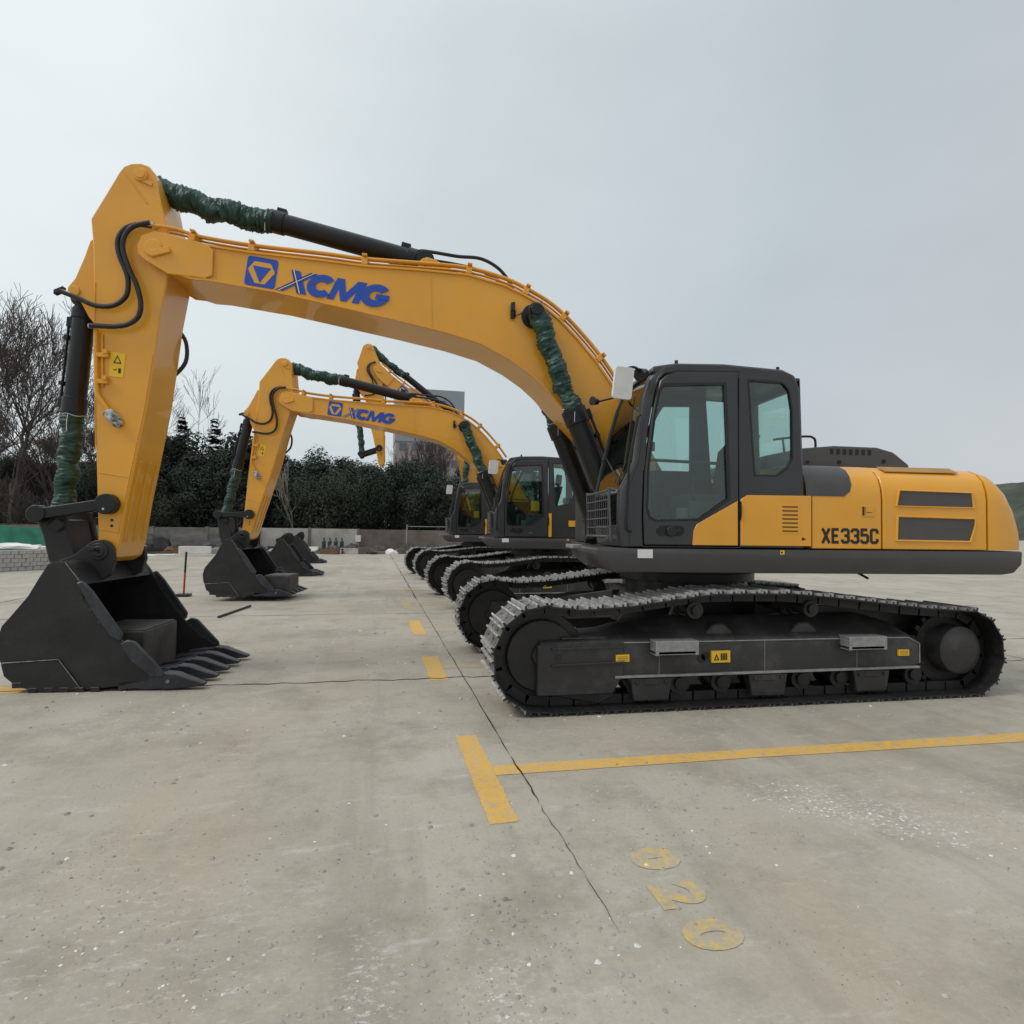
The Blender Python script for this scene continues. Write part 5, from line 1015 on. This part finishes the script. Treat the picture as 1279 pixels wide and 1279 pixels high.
def blob(name, label, cat, c, r, m, seed=0, flat=1, amp=.3, group=None):
    bm = bmesh.new(); bmesh.ops.create_icosphere(bm, subdivisions=3, radius=1)
    for v in bm.verts:
        q = 1 + amp * noise.noise(v.co * 1.7 + Vector((seed, 0, 0))) + amp * .5 * noise.noise(v.co * 5 + Vector((seed, 3, 0))); v.co = Vector((v.co.x * q * r[0], v.co.y * q * r[1], max(-.02, v.co.z * q * r[2])))
    me = bpy.data.meshes.new(name); bm.to_mesh(me); bm.free(); me.materials.append(M[m]); o = thing(name, label, cat, c, group=group, data=me); return o
def slab(name, label, cat, c, s_, rz, m, tilt=0, group=None):
    mb = MB(); mb.obox((0, 0, s_[2] / 2), (s_[0] / 2, 0, 0), (0, s_[1] / 2, 0), (0, 0, s_[2] / 2)); o = thing(name, label, cat, c, rz, group, mb.mesh(name, [m], .01)); o.rotation_euler = (tilt, 0, rz); return o
blob('covered_heap', 'rounded heap under black tarpaulin by the wall, right of the nearest stick', 'heap', (-12.6, 39.2, 0), (1.25, .8, 1.15), 'tarp', 2, amp=.2)
blob('rubble_heap', 'low brown rubble heap beside the tarpaulin heap', 'rubble', (-11.2, 38.8, 0), (.7, .5, .4), 'rust', 5)
blob('rubble_heap', 'dark low heap behind the long white block', 'rubble', (-9.2, 39.2, 0), (1.3, .5, .7), 'tarp', 8)
slab('white_box', 'small upright white box on the ground near the tarpaulin heap', 'box', (-12.05, 36.2, 0), (.45, .35, .52), .2, 'sheet')
slab('white_block', 'long white foam block standing behind the red marker post', 'block', (-9.15, 35.2, .12), (1.5, .4, .38), .1, 'sheet')
for x, y, a, b, rz in ((-12.3, 34.6, 1.0, .5, .3), (-11.5, 35.4, .8, .6, 1.1), (-10.8, 36.0, .9, .4, .2), (-13.0, 35.5, .7, .5, .9), (-11.0, 34.4, .5, .3, .5)):
    slab('white_sheet', 'white board lying flat on the yard near the tarpaulin heap', 'board', (x, y, 0), (a, b, .06), rz, 'sheet', .03, 'white boards lying near the tarpaulin heap')
CL = (('black', 'tarp', -1.75, 39.7, .3), ('white', 'sheet', -.95, 39.2, .30), ('blue', 'bluebag', -.25, 39.4, .28), ('black', 'tarp', .4, 39.3, .28), ('white', 'sheet', 1.0, 38.6, .34), ('grey', 'block', 1.55, 39.2, .34), ('white', 'sheet', 2.5, 39.1, .28), ('black', 'tarp', -4.2, 39.4, .35), ('brown', 'rust', -5.0, 39.1, .3), ('grey', 'block', -5.9, 39.4, .35), ('black', 'tarp', -7.8, 39.6, .32), ('brown', 'rust', -10.2, 38.6, .28))
PL = ('just right of the gas cylinders', 'under the small white sign', 'right of the small white sign', 'left of the big white bag', 'biggest one left of the pale pole', 'at the foot of the pale pole', 'right of the pale pole', 'just left of the gas cylinders', 'behind the detached buckets', 'left of the detached buckets', 'beside the dark thin pole', 'right of the brown rubble')
for i, (nm, m, x, y, r_) in enumerate(CL): blob('junk_bag', nm + ' junk bag by the far wall, ' + PL[i], 'bag', (x, y, 0), (r_ * 1.2, r_ * .8, r_ * .9), m, i, group='bags of junk along the far wall')
for i in range(64):
    x = -14 + 17.5 * rnd.random(); y = 38.0 + 2.2 * rnd.random(); k_ = rnd.choice(('block', 'tarp', 'tarp', 'rust', 'wall_c', 'sheet'))
    slab('debris_plank', 'small plank or slab of debris lying along the far wall', 'debris', (x, y, 0), (rnd.uniform(.3, 1.3), rnd.uniform(.15, .5), rnd.uniform(.08, .42)), rnd.uniform(-.6, .6), k_, 0, 'debris lying along the far wall')
t = thing('white_sign', 'small white sign on a short post at the far wall', 'sign', (-1.0, 40.3, 0)); mb = MB(); mb.cyl((0, 0, 0), (0, 0, 1.1), .03, n=8); part(t, 'post', mb, ['alu']); mb = MB(); mb.obox((0, -.05, .92), (.17, 0, 0), (0, .015, 0), (0, 0, .2)); part(t, 'sign_board', mb, ['sheet'], bevel=.005)
mb = MB(); nx_, ny_ = 150, 6
mb.add([(-14 + 18.0 * i / nx_, 38.7 + 1.9 * j / ny_, -.03 if j in (0,) else max(-.03, (.16 + .75 * max(0, noise.noise(Vector((i * .13, j * .3, 7))) + .25 * noise.noise(Vector((i * .7, j, 2))) + .15)) * min(1, j / 2))) for j in range(ny_ + 1) for i in range(nx_ + 1)],
       [(j * (nx_ + 1) + i, j * (nx_ + 1) + i + 1, (j + 1) * (nx_ + 1) + i + 1, (j + 1) * (nx_ + 1) + i) for j in range(ny_) for i in range(nx_)])
o = link('debris_bank', mb.mesh('debris_bank', ['debris'], smooth=False)); o['kind'] = 'stuff'; o['label'] = 'low uneven bank of dark soil and litter along the foot of the far wall'; o['category'] = 'debris'
# green net on posts
t = thing('netting_fence', 'green construction netting hung on posts behind the stacked blocks at the left edge', 'fence', (0, 0, 0))
mb = MB(); n = 60; p0, p1 = Vector((-24, 24.5)), Vector((-10.6, 31.5)); top = []; bot = []
for i in range(n + 1):
    p = p0.lerp(p1, i / n); w_ = .12 * noise.noise(Vector((i * .35, 0, 0))); top.append((p.x + w_ * .5, p.y + w_, 1.50 - .09 * abs(math.sin(i * math.pi / 10)))); bot.append((p.x + w_, p.y - .1 + w_ * 1.6, .05))
mid = [tuple((Vector(a) * .5 + Vector(b) * .5) + Vector((0, .15 * noise.noise(Vector((i * .6, 4, 0))), 0))) for i, (a, b) in enumerate(zip(top, bot))]
mb.loft([top, mid, bot], closed=False, cap=False); part(t, 'netting', mb, ['net'])
for i in range(7): p = p0.lerp(p1, i / 6); mb = MB(); mb.cyl((p.x, p.y, 0), (p.x, p.y, 1.62), .035, n=8); part(t, 'fence_post', mb, ['rust'])
mb = MB(); mb.cyl((p0.x, p0.y, 1.53), (p1.x, p1.y, 1.53), .02, n=6); part(t, 'top_rail', mb, ['rust'])
blob('plastic_sheet', 'crumpled white plastic sheet lying on the stacked blocks', 'sheet', (-12.2, 24.6, .70), (.9, .3, .16), 'sheet', 4, amp=.5)
# stack of blocks: the large near face as separate blocks
t = thing('block_stack', 'long low stack of pale concrete paving blocks at the left edge of the yard', 'stack of blocks', (0, 0, 0))
bmesh_blk = MB(); bmesh_blk.obox((0, 0, 0), (.112, 0, 0), (0, .11, 0), (0, 0, .066)); bm_ = bmesh_blk.mesh('block', ['block'], .012)
a0, a1 = Vector((-13.9, 19.2)), Vector((-9.75, 26.3)); dd = (a1 - a0).normalized(); nn_ = Vector((-dd.y, dd.x)); ang = math.atan2(dd.y, dd.x); Ls = (a1 - a0).length
for r_ in range(5):
    for i in range(int(Ls / .235)):
        if r_ == 4 and rnd.random() < .25: continue
        q = a0 + dd * (i * .235 + (.11 if r_ % 2 else 0)) + nn_ * rnd.uniform(-.02, .02); o = link('block', bm_, t); o.location = (q.x, q.y, .067 + r_ * .136); o.rotation_euler = (0, 0, ang + rnd.uniform(-.06, .06))
mb = MB(); mb.obox((*(a0.lerp(a1, .5) + nn_ * .5), .33), (dd.x * Ls / 2, dd.y * Ls / 2, 0), (nn_.x * .38, nn_.y * .38, 0), (0, 0, .32)); part(t, 'stack_core', mb, ['block'], bevel=.02)
# marker post, steel rod
t = thing('marker_post', 'thin red and black marker post with a square black foot on the open yard', 'post', (-4.0, 14.6, 0)); mb = MB(); mb.obox((0, 0, .03), (.14, 0, 0), (0, .12, 0), (0, 0, .03)); part(t, 'base', mb, ['rubber'], bevel=.01)
mb = MB(); mb.cyl((0, 0, .06), (.015, 0, .52), .020, n=10); part(t, 'post_lower', mb, ['red'], label='red lower half of the post'); mb = MB(); mb.cyl((.015, 0, .52), (.03, 0, .96), .021, n=10); part(t, 'post_upper', mb, ['rubber'], label='black upper half of the post')
bar('steel_rod', 'short dark steel rod lying on the concrete in front of the second bucket', 'rod', (-2.49, 11.05, .02), (-2.27, 12.54, .02), .02, 'rubber')
# ------------------------------------------------------------------ tall building far behind
M['facade'] = mat('pale_grey_facade', (.30, .27, .26), .85, var=.08, scale=.2)
M['facade_top'] = mat('blue_grey_cladding', (.27, .30, .34), .7, var=.08, scale=.2)
M['pane'] = mat('dark_window_pane', (.10, .12, .14), .2)
t = thing('tower_building', 'pale grey office block rising behind the evergreens under the booms', 'building', (3.9, 130, 0))
mb = MB(); mb.obox((7.1, 6, 10), (7.1, 0, 0), (0, 6, 0), (0, 0, 10)); part(t, 'wall', mb, ['facade'], bevel=.05)
mb = MB(); mb.obox((7.1, 6, 25.6), (7.25, 0, 0), (0, 6.15, 0), (0, 0, 5.6)); part(t, 'upper_cladding', mb, ['facade_top'], bevel=.05)
pm = MB(); pm.obox((0, 0, 0), (.75, 0, 0), (0, .06, 0), (0, 0, .8)); pm = pm.mesh('window', ['pane'])
for r_ in range(8):
    for c_ in range(5): o = link('window', pm, t); o.location = (1.6 + c_ * 2.75, -.05 if r_ < 6 else -.2, 2.4 + r_ * 3.3)
mb = MB(); mb.obox((7.1, -.3, 28.2), (3.2, 0, 0), (0, .1, 0), (0, 0, .7)); part(t, 'roof_sign', mb, ['bluebag'])
